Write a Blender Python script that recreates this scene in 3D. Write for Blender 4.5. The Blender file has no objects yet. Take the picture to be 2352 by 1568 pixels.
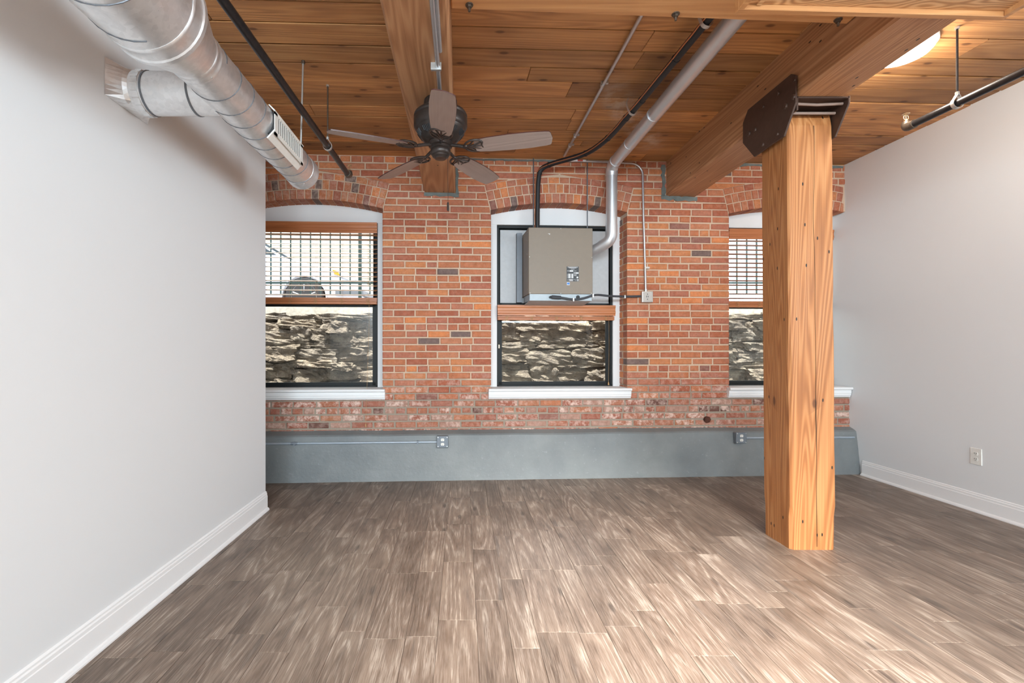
import bpy, bmesh, math, random
from mathutils import Vector, Matrix, noise

sc = bpy.context.scene
COL = sc.collection
PI = math.pi

# ------------------------------------------------------------------ camera, world, lights, exposure
HC = 1.255                       # camera height
FPX = 1110.0                     # focal length in pixels of the 2352 px frame
cam_d = bpy.data.cameras.new('camera')
cam = bpy.data.objects.new('camera', cam_d)
COL.objects.link(cam)
cam.location = (0, 0, HC)
cam.rotation_euler = (PI / 2, 0, 0)
cam_d.sensor_width = 36.0
cam_d.lens = 36.0 * FPX / 2352.0
cam_d.shift_x = (1176 - 1062) / 2352.0
cam_d.shift_y = (796 - 784) / 2352.0
cam_d.clip_start = 0.02
cam_d.clip_end = 200
sc.camera = cam

world = bpy.data.worlds.new('World')
sc.world = world
world.use_nodes = True
bg = world.node_tree.nodes['Background']
bg.inputs['Color'].default_value = (0.80, 0.88, 1.0, 1)
bg.inputs['Strength'].default_value = 3.2


def lamp(name, kind, loc, energy, color=(1, 1, 1), aim=None, size=1.0, size_y=None, angle=None, spread=None):
    d = bpy.data.lights.new(name, kind)
    d.energy = energy
    d.color = color
    o = bpy.data.objects.new(name, d)
    COL.objects.link(o)
    o.location = loc
    if aim is not None:
        o.rotation_euler = (Vector(aim) - Vector(loc)).to_track_quat('-Z', 'Y').to_euler()
    if kind == 'AREA':
        d.shape = 'RECTANGLE'
        d.size = size
        d.size_y = size_y or size
        if spread:
            d.spread = spread
    elif kind == 'SUN':
        d.angle = angle or 0.01
    else:
        d.shadow_soft_size = size
    return o


lamp('sun', 'SUN', (-4.0, 2.5, 12), 9.5, (1.0, 0.96, 0.90), aim=(-1.4, 6.35, 0), angle=0.01)
# daylight of the windows in the part of the loft behind and to the right of the camera, and one added fill
lamp('side_window_light', 'AREA', (6.6, 0.6, 1.75), 100, (0.86, 0.94, 1.0), aim=(-1.2, 3.0, 2.0), size=1.5, size_y=1.9)
lamp('rear_window_light', 'AREA', (1.6, -3.9, 2.45), 345, (0.74, 0.90, 1.0), aim=(1.2, 4.4, 1.3), size=6.0, size_y=1.0)
lamp('rear_side_fill', 'AREA', (-0.6, -3.9, 2.3), 120, (0.74, 0.90, 1.0), aim=(3.9, 4.2, 1.2), size=1.4, size_y=1.2)  # added fill to brighten the right wall, no window behind it
lamp('rear_high_light', 'AREA', (1.5, -1.9, 2.95), 80, (1.0, 0.97, 0.93), aim=(1.05, 1.85, 0.0), size=1.3, size_y=1.0, spread=math.radians(38))

vs = sc.view_settings
vs.view_transform = 'Standard'
vs.look = 'None'
vs.gamma = 1.0
vs.exposure = 0.45
vs.use_curve_mapping = False


# ------------------------------------------------------------------ materials
def lin(r, g, b, k=1.0):
    def c(v):
        v = v / 255.0
        return (v / 12.92 if v <= 0.04045 else ((v + 0.055) / 1.055) ** 2.4) * k
    return (c(r), c(g), c(b), 1.0)


class NT:
    """tiny helper around a node tree"""
    def __init__(s, name):
        s.m = bpy.data.materials.new(name)
        s.m.use_nodes = True
        s.t = s.m.node_tree
        s.b = s.t.nodes['Principled BSDF']

    def n(s, kind, **kw):
        nd = s.t.nodes.new(kind)
        for k, v in kw.items():
            setattr(nd, k, v)
        return nd

    def put(s, sock, v):
        if isinstance(v, bpy.types.NodeSocket):
            s.t.links.new(v, sock)
        elif v is not None:
            sock.default_value = v

    def math(s, op, a, b=None, c=None, clamp=False):
        nd = s.n('ShaderNodeMath', operation=op)
        nd.use_clamp = clamp
        for i, v in enumerate((a, b, c)):
            if v is not None:
                s.put(nd.inputs[i], v)
        return nd.outputs[0]

    def vmath(s, op, a, b=None):
        nd = s.n('ShaderNodeVectorMath', operation=op)
        s.put(nd.inputs[0], a)
        if b is not None:
            s.put(nd.inputs[1], b)
        return nd.outputs[0]

    def mix(s, f, a, b, blend='MIX'):
        nd = s.n('ShaderNodeMix', data_type='RGBA', blend_type=blend)
        s.put(nd.inputs[0], f)
        s.put(nd.inputs[6], a)
        s.put(nd.inputs[7], b)
        return nd.outputs[2]

    def noise(s, vec, scale, detail=3.0, rough=0.55, dist=0.0):
        nd = s.n('ShaderNodeTexNoise')
        s.put(nd.inputs['Vector'], vec)
        s.put(nd.inputs['Scale'], scale)
        s.put(nd.inputs['Detail'], detail)
        s.put(nd.inputs['Roughness'], rough)
        s.put(nd.inputs['Distortion'], dist)
        return nd.outputs['Fac']

    def voro(s, vec, scale, dim='3D'):
        nd = s.n('ShaderNodeTexVoronoi', voronoi_dimensions=dim)
        s.put(nd.inputs['Vector'], vec)
        s.put(nd.inputs['Scale'], scale)
        return nd

    def ramp(s, f, stops, interp='LINEAR'):
        nd = s.n('ShaderNodeValToRGB')
        cr = nd.color_ramp
        cr.interpolation = interp
        while len(cr.elements) < len(stops):
            cr.elements.new(0.5)
        for e, (p, c) in zip(cr.elements, stops):
            e.position = p
            e.color = c if len(c) == 4 else (*c, 1)
        s.put(nd.inputs[0], f)
        return nd.outputs[0]

    def mr(s, f, a, b, c=0.0, d=1.0, smooth=False):
        nd = s.n('ShaderNodeMapRange')
        if smooth:
            nd.interpolation_type = 'SMOOTHSTEP'
        for i, v in enumerate((f, a, b, c, d)):
            s.put(nd.inputs[i], v)
        return nd.outputs[0]

    def bump(s, h, strength=0.3, dist=0.01):
        nd = s.n('ShaderNodeBump')
        s.put(nd.inputs['Height'], h)
        nd.inputs['Strength'].default_value = strength
        nd.inputs['Distance'].default_value = dist
        s.t.links.new(nd.outputs[0], s.b.inputs['Normal'])

    def coord(s, which='Object'):
        return s.n('ShaderNodeTexCoord').outputs[which]

    def pos(s):
        return s.n('ShaderNodeNewGeometry').outputs['Position']

    def rnd(s):
        return s.n('ShaderNodeObjectInfo').outputs['Random']

    def sep(s, v):
        nd = s.n('ShaderNodeSeparateXYZ')
        s.put(nd.inputs[0], v)
        return nd.outputs

    def comb(s, x=0.0, y=0.0, z=0.0):
        nd = s.n('ShaderNodeCombineXYZ')
        for i, v in enumerate((x, y, z)):
            s.put(nd.inputs[i], v)
        return nd.outputs[0]

    def set(s, color=None, rough=None, metal=None, spec=None):
        if color is not None:
            s.put(s.b.inputs['Base Color'], color)
        if rough is not None:
            s.put(s.b.inputs['Roughness'], rough)
        if metal is not None:
            s.put(s.b.inputs['Metallic'], metal)
        if spec is not None:
            s.put(s.b.inputs['Specular IOR Level'], spec)
        return s.m


def plain(name, color, rough=0.5, metal=0.0, var=0.06, vscale=25.0, bump=0.0):
    t = NT(name)
    f = t.noise(t.pos(), vscale, 4)
    k = t.mr(f, 0.25, 0.75, 1 - var, 1 + var)
    col = t.vmath('SCALE', color[:3])
    col.node.inputs['Scale'].default_value = 1.0
    t.t.links.new(k, col.node.inputs['Scale'])
    if bump:
        t.bump(f, bump, 0.004)
    return t.set(col, rough, metal)


def wood(name, axis, dark, mid, light, knots=0.5, rough=0.5, ring=22.0, bright=0.16, along=0.10, ringamt=0.4, holes=0.0,
         weather=0.0, stain=False):
    """timber with its grain along one axis of the piece, every piece with its own figure and tone"""
    t = NT(name)
    r = t.rnd()
    c = t.vmath('ADD', t.coord('Object'), t.comb(t.math('MULTIPLY', r, 37.0), t.math('MULTIPLY', r, 91.0), t.math('MULTIPLY', r, 53.0)))
    sc3 = [1.0, 1.0, 1.0]
    sc3[axis] = along
    g = t.vmath('MULTIPLY', c, tuple(sc3))
    n1 = t.noise(g, 2.2, 3.0, 0.5, 0.7)
    rings = t.math('SINE', t.math('MULTIPLY', n1, ring * 7.0))
    rings = t.mr(rings, -1, 1)
    sc4 = [1.0, 1.0, 1.0]
    sc4[axis] = along * 0.25
    n2 = t.noise(t.vmath('MULTIPLY', c, tuple(sc4)), 110.0, 4.0, 0.6)
    n3 = t.noise(t.vmath('MULTIPLY', c, tuple(sc3)), 1.3, 3.0, 0.6)
    v = t.math('ADD', t.math('MULTIPLY', rings, ringamt), t.math('MULTIPLY', n2, 0.55))
    v = t.math('ADD', v, t.math('MULTIPLY', n3, 0.5))
    col = t.ramp(t.mr(v, 0.28, 1.12), [(0.0, dark), (0.5, mid), (1.0, light)])
    if knots:
        xyz = t.sep(c)
        cr_ = [q for q in range(3) if q != axis]
        flat = t.comb(t.math('ADD', xyz[cr_[0]], xyz[cr_[1]]), xyz[axis], 0.0)
        vo = t.voro(t.vmath('MULTIPLY', flat, (5.5, 2.6, 0.0)), 1.0, '2D')
        sel = t.math('GREATER_THAN', t.sep(vo.outputs['Color'])[0], 1.0 - knots)
        wob = t.math('ADD', vo.outputs['Distance'], t.math('MULTIPLY', n2, 0.06))
        k = t.math('MULTIPLY', t.mr(wob, 0.13, 0.07, 0, 1, True), sel)
        col = t.mix(t.math('MULTIPLY', k, 0.85), col, (dark[0] * 0.22, dark[1] * 0.2, dark[2] * 0.2, 1))
        halo = t.math('MULTIPLY', t.mr(wob, 0.42, 0.10, 0, 0.35, True), sel)
        col = t.mix(halo, col, dark)
    if holes:
        vh = t.voro(t.vmath('MULTIPLY', flat, (30.0, 12.0, 0.0)), 1.0, '2D')
        selh = t.math('GREATER_THAN', t.sep(vh.outputs['Color'])[1], 1.0 - holes)
        kh = t.math('MULTIPLY', t.math('LESS_THAN', vh.outputs['Distance'], 0.13), selh)
        col = t.mix(kh, col, (0.012, 0.008, 0.006, 1))
    if weather:
        ws = [1.6, 1.6, 1.6]
        ws[axis] = 0.5
        wn = t.noise(t.vmath('MULTIPLY', c, tuple(ws)), 1.8, 4.0, 0.65)
        col = t.mix(t.mr(wn, 0.42, 0.72, 0.0, weather), col, lin(112, 82, 60))
    if stain:                     # pale smear left on the boards beside the flue pipe
        wp = t.sep(t.pos())
        dx, dy = t.math('SUBTRACT', wp[0], 1.06), t.math('SUBTRACT', wp[1], 3.45)
        al = t.math('ADD', t.math('MULTIPLY', dx, 0.570), t.math('MULTIPLY', dy, 0.821))
        ac = t.math('ABSOLUTE', t.math('SUBTRACT', t.math('MULTIPLY', dx, 0.821), t.math('MULTIPLY', dy, 0.570)))
        sn = t.noise(t.pos(), 9.0, 4.0, 0.6)
        mk = t.math('MULTIPLY', t.mr(ac, 0.17, 0.02, 0, 1, True), t.math('MULTIPLY', t.mr(al, -0.25, 0.1, 0, 1, True), t.mr(al, 1.35, 1.0, 0, 1, True)))
        col = t.mix(t.math('MULTIPLY', mk, t.mr(sn, 0.40, 0.62, 0.05, 0.6)), col, lin(222, 204, 184))
    val = t.mr(r, 0, 1, 1 - bright, 1 + bright)
    colv = t.vmath('SCALE', col)
    t.t.links.new(val, colv.node.inputs['Scale'])
    t.bump(t.math('ADD', n2, t.math('MULTIPLY', rings, 0.6)), 0.25, 0.003)
    return t.set(colv, rough)


def floor_wood(name):
    t = NT(name)
    r = t.rnd()
    c = t.vmath('ADD', t.coord('Object'), t.comb(t.math('MULTIPLY', r, 31.0), t.math('MULTIPLY', r, 77.0), 0.0))
    g = t.vmath('MULTIPLY', c, (1.0, 0.075, 1.0))
    n1 = t.noise(g, 5.0, 1.5, 0.4, 0.15)
    rings = t.mr(t.math('SINE', t.math('MULTIPLY', n1, 120.0)), -1, 1)
    fine = t.noise(t.vmath('MULTIPLY', c, (1.0, 0.03, 1.0)), 260.0, 3.0, 0.65)
    mid = t.noise(t.vmath('MULTIPLY', c, (1.0, 0.05, 1.0)), 42.0, 3.0, 0.6)
    patch = t.noise(t.vmath('MULTIPLY', c, (1.0, 0.30, 1.0)), 7.0, 3.0, 0.6)
    base = t.ramp(t.math('ADD', t.mr(patch, 0.28, 0.74, 0, 0.6), t.mr(mid, 0.3, 0.7, 0, 0.4)), [(0.0, lin(78, 65, 55)), (0.5, lin(114, 97, 84)), (1.0, lin(146, 129, 114))])
    lines = t.math('MULTIPLY', t.mr(rings, 0.6, 1.0, 0, 1, True), t.mr(fine, 0.40, 0.62))
    col = t.mix(t.math('MULTIPLY', lines, t.mr(patch, 0.40, 0.66, 0.05, 0.65)), base, lin(206, 193, 179))
    darkl = t.math('MULTIPLY', t.mr(rings, 0.30, 0.0, 0, 1, True), t.mr(patch, 0.66, 0.40, 0.1, 1.0))
    col = t.mix(t.math('MULTIPLY', darkl, 0.45), col, lin(76, 61, 51))
    st = t.mr(t.noise(t.vmath('MULTIPLY', c, (1.0, 0.07, 1.0)), 22.0, 2.0), 0.62, 0.76, 0, 0.55)
    col = t.mix(st, col, lin(80, 74, 70))
    vo = t.voro(t.vmath('MULTIPLY', c, (7.0, 2.2, 1.0)), 1.0, '2D')
    sel = t.math('GREATER_THAN', t.sep(vo.outputs['Color'])[0], 0.80)
    kd = t.math('ADD', vo.outputs['Distance'], t.math('MULTIPLY', mid, 0.08))
    col = t.mix(t.math('MULTIPLY', t.mr(kd, 0.20, 0.08, 0, 0.8, True), sel), col, lin(66, 55, 48))
    col = t.mix(t.mr(fine, 0.42, 0.72, 0.0, 0.30), col, lin(196, 180, 166))
    colv = t.vmath('SCALE', col)
    t.t.links.new(t.mr(r, 0, 1, 0.86, 1.12), colv.node.inputs['Scale'])
    t.bump(t.math('ADD', fine, t.math('MULTIPLY', rings, 0.4)), 0.12, 0.002)
    return t.set(colv, t.mr(fine, 0.3, 0.7, 0.34, 0.5), spec=0.4)


def brick_mat(name, per_object):
    t = NT(name)
    if per_object:
        oi = t.n('ShaderNodeObjectInfo')
        base, eff = oi.outputs['Color'], oi.outputs['Alpha']
    else:
        at = t.n('ShaderNodeAttribute', attribute_name='Tone')
        base, eff = at.outputs['Color'], at.outputs['Alpha']
    p = t.pos()
    n1 = t.noise(p, 28, 5, 0.65)
    n2 = t.noise(p, 160, 3, 0.6)
    n3 = t.noise(p, 9, 4, 0.6)
    k = t.math('ADD', t.mr(n1, 0.25, 0.75, 0.78, 1.18), t.mr(n2, 0.3, 0.7, -0.10, 0.10))
    col = t.vmath('SCALE', base)
    t.t.links.new(k, col.node.inputs['Scale'])
    col = t.mix(t.mr(n3, 0.55, 0.75, 0, 0.35), col, lin(158, 96, 72))
    wm = t.math('MULTIPLY', t.mr(t.noise(p, 22, 6, 0.7), 0.44, 0.62), eff)
    col = t.mix(wm, col, lin(226, 198, 184))
    spk = t.mr(n2, 0.68, 0.74, 0, 0.5)
    col = t.mix(spk, col, lin(214, 180, 160))
    t.bump(t.math('ADD', n1, t.math('MULTIPLY', n2, 0.5)), 0.35, 0.006)
    return t.set(col, 0.88, spec=0.2)


def mortar_mat():
    t = NT('mortar')
    p = t.pos()
    z = t.sep(p)[2]
    n = t.noise(p, 5.0, 4, 0.6)
    low = t.mr(t.math('ADD', z, t.math('MULTIPLY', n, 0.7)), 1.38, 1.18, 0, 1)
    col = t.mix(low, lin(212, 187, 163), lin(150, 142, 130))
    f = t.noise(p, 120, 3)
    col = t.mix(t.mr(f, 0.3, 0.7, 0, 0.45), col, lin(184, 158, 134))
    t.bump(f, 0.5, 0.004)
    return t.set(col, 0.95, spec=0.1)


def concrete_paint():
    t = NT('grey_painted_concrete')
    p = t.pos()
    n = t.noise(p, 2.2, 5, 0.6)
    f = t.noise(p, 34, 5, 0.6)
    col = t.mix(t.mr(n, 0.3, 0.7), lin(110, 115, 117), lin(130, 134, 134))
    col = t.mix(t.mr(f, 0.62, 0.75, 0, 0.25), col, lin(176, 182, 182))
    t.bump(t.math('ADD', f, t.math('MULTIPLY', n, 2.0)), 0.35, 0.008)
    return t.set(col, 0.5)


def plaster(name, c):
    t = NT(name)
    f = t.noise(t.pos(), 90, 3)
    t.bump(f, 0.05, 0.003)
    return t.set(c, 0.6, spec=0.25)


def galv(name, base, rough=0.34):
    t = NT(name)
    c = t.coord('Object')
    vo = t.voro(c, 60.0)
    n = t.noise(c, 9.0, 4, 0.65)
    col = t.mix(t.sep(vo.outputs['Color'])[0], (base * 0.90, base * 0.91, base * 0.92, 1), (base, base * 1.01, base * 1.02, 1))
    col = t.mix(t.mr(n, 0.5, 0.8, 0, 0.3), col, (base * 0.6, base * 0.62, base * 0.64, 1))
    rg = t.math('ADD', t.mr(n, 0.3, 0.7, rough - 0.07, rough + 0.12), t.math('MULTIPLY', t.sep(vo.outputs['Color'])[1], 0.06))
    return t.set(col, rg, 0.80)


def glass_mat():
    t = NT('window_glass')
    tr = t.n('ShaderNodeBsdfTransparent')
    tr.inputs[0].default_value = (0.96, 0.98, 0.975, 1)
    gl = t.n('ShaderNodeBsdfGlossy')
    gl.inputs['Roughness'].default_value = 0.02
    fr = t.n('ShaderNodeFresnel')
    fr.inputs['IOR'].default_value = 1.45
    ms = t.n('ShaderNodeMixShader')
    t.t.links.new(fr.outputs[0], ms.inputs[0])
    t.t.links.new(tr.outputs[0], ms.inputs[1])
    t.t.links.new(gl.outputs[0], ms.inputs[2])
    t.t.links.new(ms.outputs[0], t.t.nodes['Material Output'].inputs['Surface'])
    return t.m


def stone_mat():
    t = NT('field_stone')
    r = t.rnd()
    p = t.pos()
    n = t.noise(p, 7, 6, 0.7)
    f = t.noise(p, 45, 4, 0.65)
    col = t.ramp(t.mr(n, 0.3, 0.7), [(0, lin(112, 100, 88)), (0.5, lin(162, 146, 126)), (1, lin(212, 196, 172))])
    col = t.mix(t.math('MULTIPLY', r, 0.45), col, lin(128, 122, 116))
    t.bump(t.math('ADD', t.math('MULTIPLY', n, 2.0), f), 1.0, 0.05)
    return t.set(col, 0.9)


def emit(name, color, s):
    t = NT(name)
    t.set(color, 0.4)
    t.b.inputs['Emission Color'].default_value = color
    t.b.inputs['Emission Strength'].default_value = s
    return t.m


M = {
    'white': plaster('white_wall_paint', (0.775, 0.79, 0.80, 1)),
    'trim': plaster('white_trim_paint', (0.86, 0.86, 0.86, 1)),
    'brick': brick_mat('brick_face', True),
    'brick_mass': brick_mat('brick_face_mass', False),
    'mortar': mortar_mat(),
    'patch': plain('grey_mortar_patch', lin(112, 120, 117), 0.9, var=0.25, vscale=14, bump=0.5),
    'kerb': concrete_paint(),
    'board': wood('ceiling_board_pine', 0, lin(142, 90, 50), lin(196, 140, 86), lin(226, 178, 120), knots=0.55, rough=0.55, bright=0.32, along=0.07, ringamt=0.22, weather=0.45, stain=True),
    'beam': wood('beam_timber', 1, lin(146, 98, 64), lin(182, 132, 92), lin(208, 164, 122), knots=0.12, rough=0.5, bright=0.05, along=0.05, ring=36, ringamt=0.32, holes=0.02),
    'crossbeam': wood('cross_beam_timber', 0, lin(182, 124, 76), lin(208, 152, 98), lin(224, 176, 126), knots=0.12, rough=0.5, bright=0.02, along=0.07, ringamt=0.3),
    'post': wood('post_timber', 2, lin(134, 80, 42), lin(178, 116, 66), lin(206, 150, 98), knots=0.06, rough=0.48, bright=0.02, along=0.035, ring=44, ringamt=0.36, holes=0.05),
    'plywood': wood('fir_plywood', 0, lin(156, 108, 70), lin(200, 150, 102), lin(222, 178, 130), knots=0.1, rough=0.5, bright=0.02, along=0.22, ring=40, ringamt=0.7),
    'floor': floor_wood('vinyl_plank_oak'),
    'darkgap': plain('dark_gap', (0.02, 0.014, 0.01, 1), 0.9),
    'galv': galv('galvanised_sheet', 0.86, 0.32),
    'galv2': plain('galvanised_pipe', (0.66, 0.67, 0.69, 1), 0.36, 0.72, 0.05, 12),
    'emt': plain('conduit_steel', (0.58, 0.60, 0.63, 1), 0.35, 0.85, 0.05),
    'iron': plain('black_iron_pipe', (0.035, 0.034, 0.036, 1), 0.32, 0.55, 0.25, 40),
    'ironcap': plain('dull_iron', (0.14, 0.11, 0.085, 1), 0.45, 0.7, 0.2, 60),
    'brass': plain('sprinkler_brass', (0.62, 0.44, 0.26, 1), 0.3, 0.9),
    'zinc': plain('zinc_fitting', (0.60, 0.60, 0.58, 1), 0.4, 0.8),
    'bronze': plain('fan_bronze', (0.055, 0.043, 0.038, 1), 0.38, 0.55, 0.15),
    'blade': wood('fan_blade', 0, lin(146, 129, 121), lin(162, 144, 136), lin(174, 156, 148), knots=0, rough=0.42, bright=0.04, along=0.1, ringamt=0.1),
    'bladeedge': plain('fan_blade_edge', lin(74, 40, 34), 0.4),
    'plate': plain('brown_painted_steel', lin(78, 58, 48), 0.5, 0.2, 0.14, 30, 0.15),
    'plateedge': plain('brown_steel_edge', lin(150, 128, 116), 0.5, 0.2),
    'unit': plain('taupe_enamel', lin(134, 120, 104), 0.45, 0.0, 0.03),
    'panelgrey': plain('light_grey_panel', lin(186, 188, 190), 0.5),
    'greysteel': plain('grey_steel', lin(112, 116, 122), 0.45, 0.4),
    'strip': plain('pale_zinc_sheet', lin(168, 178, 184), 0.45, 0.15, 0.06),
    'black': plain('black_rubber', (0.014, 0.014, 0.016, 1), 0.55),
    'cable': plain('dark_grey_cable', lin(62, 66, 72), 0.4),
    'copper': plain('copper_wire', lin(196, 128, 86), 0.35, 0.6),
    'frame': plain('dark_green_window_frame', lin(6, 13, 15), 0.6, 0.0, 0.1),
    'glass': glass_mat(),
    'blind': wood('blind_slat_wood', 0, lin(170, 98, 56), lin(192, 120, 74), lin(206, 138, 92), knots=0, rough=0.4, bright=0.03, along=0.05, ringamt=0.15),
    'slat': wood('blind_slat_gloss', 0, lin(178, 116, 74), lin(200, 140, 96), lin(214, 158, 114), knots=0, rough=0.16, bright=0.03, along=0.05, ringamt=0.1),
    'cord': plain('tan_cord', lin(190, 150, 104), 0.8),
    'outlet': plain('outlet_ivory', lin(232, 230, 224), 0.35),
    'slot': plain('outlet_slot', (0.02, 0.02, 0.02, 1), 0.6),
    'boxgrey': plain('grey_box_paint', lin(120, 128, 136), 0.45, 0.15),
    'conduitpaint': plain('painted_conduit', lin(164, 174, 184), 0.35, 0.2),
    'label': plain('rating_label_black', (0.02, 0.02, 0.022, 1), 0.4),
    'labelwhite': plain('rating_label_white', (0.75, 0.75, 0.75, 1), 0.5),
    'labelblue': plain('blue_sticker', lin(70, 130, 205), 0.5),
    'lampglass': emit('lamp_opal_glass', (1.0, 0.99, 0.96, 1), 0.35),
    'stone': stone_mat(),
    'cap': plain('rough_concrete', lin(196, 190, 178), 0.9, 0, 0.25, 20, 0.8),
    'fence': plain('dark_green_iron', lin(24, 52, 50), 0.5, 0.0, 0.1),
    'carpaint': plain('silver_car_paint', lin(206, 206, 214), 0.25, 0.3, 0.02),
    'tyre': plain('tyre_rubber', (0.02, 0.02, 0.022, 1), 0.7),
    'rim': plain('alloy_rim', (0.55, 0.56, 0.58, 1), 0.3, 0.8),
    'carglass': plain('car_window', (0.03, 0.04, 0.045, 1), 0.08),
    'amber': plain('amber_lens', lin(236, 140, 50), 0.2),
    'headlight': plain('headlight_lens', lin(214, 220, 226), 0.1),
    'siding': plain('beige_siding', lin(202, 192, 172), 0.7, 0, 0.05, 6),
    'housebrick': plain('pale_red_brick', lin(180, 122, 104), 0.9, 0, 0.2, 14),
    'asphalt': plain('asphalt', lin(120, 118, 116), 0.95, 0, 0.15, 30),
    'rust': plain('rusty_iron', lin(88, 52, 40), 0.9, 0.2, 0.4, 60, 0.8),
}

# ------------------------------------------------------------------ geometry helpers
LOC = {}


class MB:
    """collects shapes, builds ONE mesh object"""
    def __init__(s):
        s.v, s.f, s.c = [], [], []

    def add(s, vs_, fs, tone=None):
        o = len(s.v)
        s.v += [Vector(p) for p in vs_]
        s.f += [[i + o for i in f] for f in fs]
        if tone is not None:
            s.c += [tone] * len(vs_)
        return s

    def box(s, x0, x1, y0, y1, z0, z1):
        P = [(x, y, z) for x in (x0, x1) for y in (y0, y1) for z in (z0, z1)]
        return s.add(P, [(0, 1, 3, 2), (4, 6, 7, 5), (0, 4, 5, 1), (2, 3, 7, 6), (0, 2, 6, 4), (1, 5, 7, 3)])

    def prism(s, poly, a, b, plane='xz'):
        """polygon swept from a to b along the axis missing from plane"""
        def P(q, w):
            if plane == 'xz':
                return (q[0], w, q[1])
            if plane == 'yz':
                return (w, q[0], q[1])
            return (q[0], q[1], w)
        n = len(poly)
        vs_ = [P(q, a) for q in poly] + [P(q, b) for q in poly]
        fs = [tuple(range(n)), tuple(range(2 * n - 1, n - 1, -1))]
        fs += [(i, n + i, n + (i + 1) % n, (i + 1) % n) for i in range(n)]
        return s.add(vs_, fs)

    def ring(s, c, t, r, n=16, ref=None):
        t = Vector(t).normalized()
        ref = Vector(ref) if ref else (Vector((0, 0, 1)) if abs(t.z) < 0.9 else Vector((1, 0, 0)))
        u = t.cross(ref).normalized()
        w = t.cross(u).normalized()
        return [Vector(c) + u * (r * math.cos(2 * PI * i / n)) + w * (r * math.sin(2 * PI * i / n)) for i in range(n)]

    def tube(s, pts, r, n=12, caps=True):
        pts = [Vector(p) for p in pts]
        rr = r if isinstance(r, (list, tuple)) else [r] * len(pts)
        rings = []
        prev = None
        for i, p in enumerate(pts):
            a = pts[max(i - 1, 0)]
            b = pts[min(i + 1, len(pts) - 1)]
            t = (b - a).normalized()
            if prev is None:
                ref = Vector((0, 0, 1)) if abs(t.z) < 0.9 else Vector((1, 0, 0))
                u = t.cross(ref).normalized()
            else:
                u = (prev - t * prev.dot(t)).normalized()
            prev = u
            w = t.cross(u)
            rings.append([p + u * (rr[i] * math.cos(2 * PI * k / n)) + w * (rr[i] * math.sin(2 * PI * k / n)) for k in range(n)])
        vs_ = [q for ring in rings for q in ring]
        fs = []
        for i in range(len(pts) - 1):
            for k in range(n):
                k2 = (k + 1) % n
                fs.append((i * n + k, i * n + k2, (i + 1) * n + k2, (i + 1) * n + k))
        if caps:
            fs.append(tuple(range(n - 1, -1, -1)))
            fs.append(tuple((len(pts) - 1) * n + k for k in range(n)))
        return s.add(vs_, fs)

    def lathe(s, prof, c=(0, 0, 0), n=32, axis='z'):
        """profile of (radius, height) about an axis through c"""
        c = Vector(c)
        vs_, fs = [], []
        for (r, h) in prof:
            for k in range(n):
                a = 2 * PI * k / n
                q = (r * math.cos(a), r * math.sin(a), h)
                if axis == 'y':
                    q = (q[0], q[2], q[1])
                elif axis == 'x':
                    q = (q[2], q[0], q[1])
                vs_.append(c + Vector(q))
        m = len(prof)
        for i in range(m - 1):
            for k in range(n):
                k2 = (k + 1) % n
                fs.append((i * n + k, i * n + k2, (i + 1) * n + k2, (i + 1) * n + k))
        if prof[0][0] > 1e-6:
            fs.append(tuple(range(n - 1, -1, -1)))
        if prof[-1][0] > 1e-6:
            fs.append(tuple((m - 1) * n + k for k in range(n)))
        return s.add(vs_, fs)

    def build(s, name, mat, parent=None, smooth=False, bevel=0.0, at=None, frame=None, seg=1):
        off = Vector(at) if at is not None else (LOC.get(parent.name, Vector((0, 0, 0))) if parent else Vector((0, 0, 0)))
        me = bpy.data.meshes.new(name)
        me.from_pydata([v - off for v in s.v], [], s.f)
        if s.c:
            ca = me.color_attributes.new('Tone', 'FLOAT_COLOR', 'POINT')
            for i, c in enumerate(s.c):
                ca.data[i].color = c
        bm = bmesh.new()
        bm.from_mesh(me)
        bmesh.ops.recalc_face_normals(bm, faces=bm.faces)
        if bevel:
            es = [e for e in bm.edges if len(e.link_faces) == 2 and e.calc_face_angle(0) > 0.6]
            bmesh.ops.bevel(bm, geom=es, offset=bevel, segments=seg, affect='EDGES', profile=0.6)
        bm.to_mesh(me)
        bm.free()
        me.materials.append(M[mat] if isinstance(mat, str) else mat)
        if smooth:
            for p in me.polygons:
                p.use_smooth = True
            try:
                me.set_sharp_from_angle(angle=math.radians(40))
            except Exception:
                pass
        o = bpy.data.objects.new(name, me)
        COL.objects.link(o)
        if parent is not None:
            o.parent = parent
            LOC[o.name] = off
        else:
            mt = Matrix.Translation(off)
            o.matrix_world = (frame @ mt) if frame is not None else mt
            LOC[o.name] = off
        return o


def tag(o, label=None, cat=None, group=None, kind=None):
    if label:
        o['label'] = label
    if cat:
        o['category'] = cat
    if group:
        o['group'] = group
    if kind:
        o['kind'] = kind
    return o


def thing(name, loc, label=None, cat=None, frame=None, group=None, kind=None):
    o = bpy.data.objects.new(name, None)
    o.empty_display_size = 0.05
    COL.objects.link(o)
    mt = Matrix.Translation(Vector(loc))
    o.matrix_world = (frame @ mt) if frame is not None else mt
    LOC[o.name] = Vector(loc)
    return tag(o, label, cat, group, kind)


def inst(src, name, parent, loc, rot=(0, 0, 0), scale=(1, 1, 1), color=None):
    o = bpy.data.objects.new(name, src)
    COL.objects.link(o)
    o.parent = parent
    o.location = loc
    o.rotation_euler = rot
    o.scale = scale
    if color:
        o.color = color
    return o


def arc(c, r, a0, a1, n, u, w):
    c, u, w = Vector(c), Vector(u), Vector(w)
    return [c + u * (r * math.cos(a0 + (a1 - a0) * i / n)) + w * (r * math.sin(a0 + (a1 - a0) * i / n)) for i in range(n + 1)]


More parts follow.
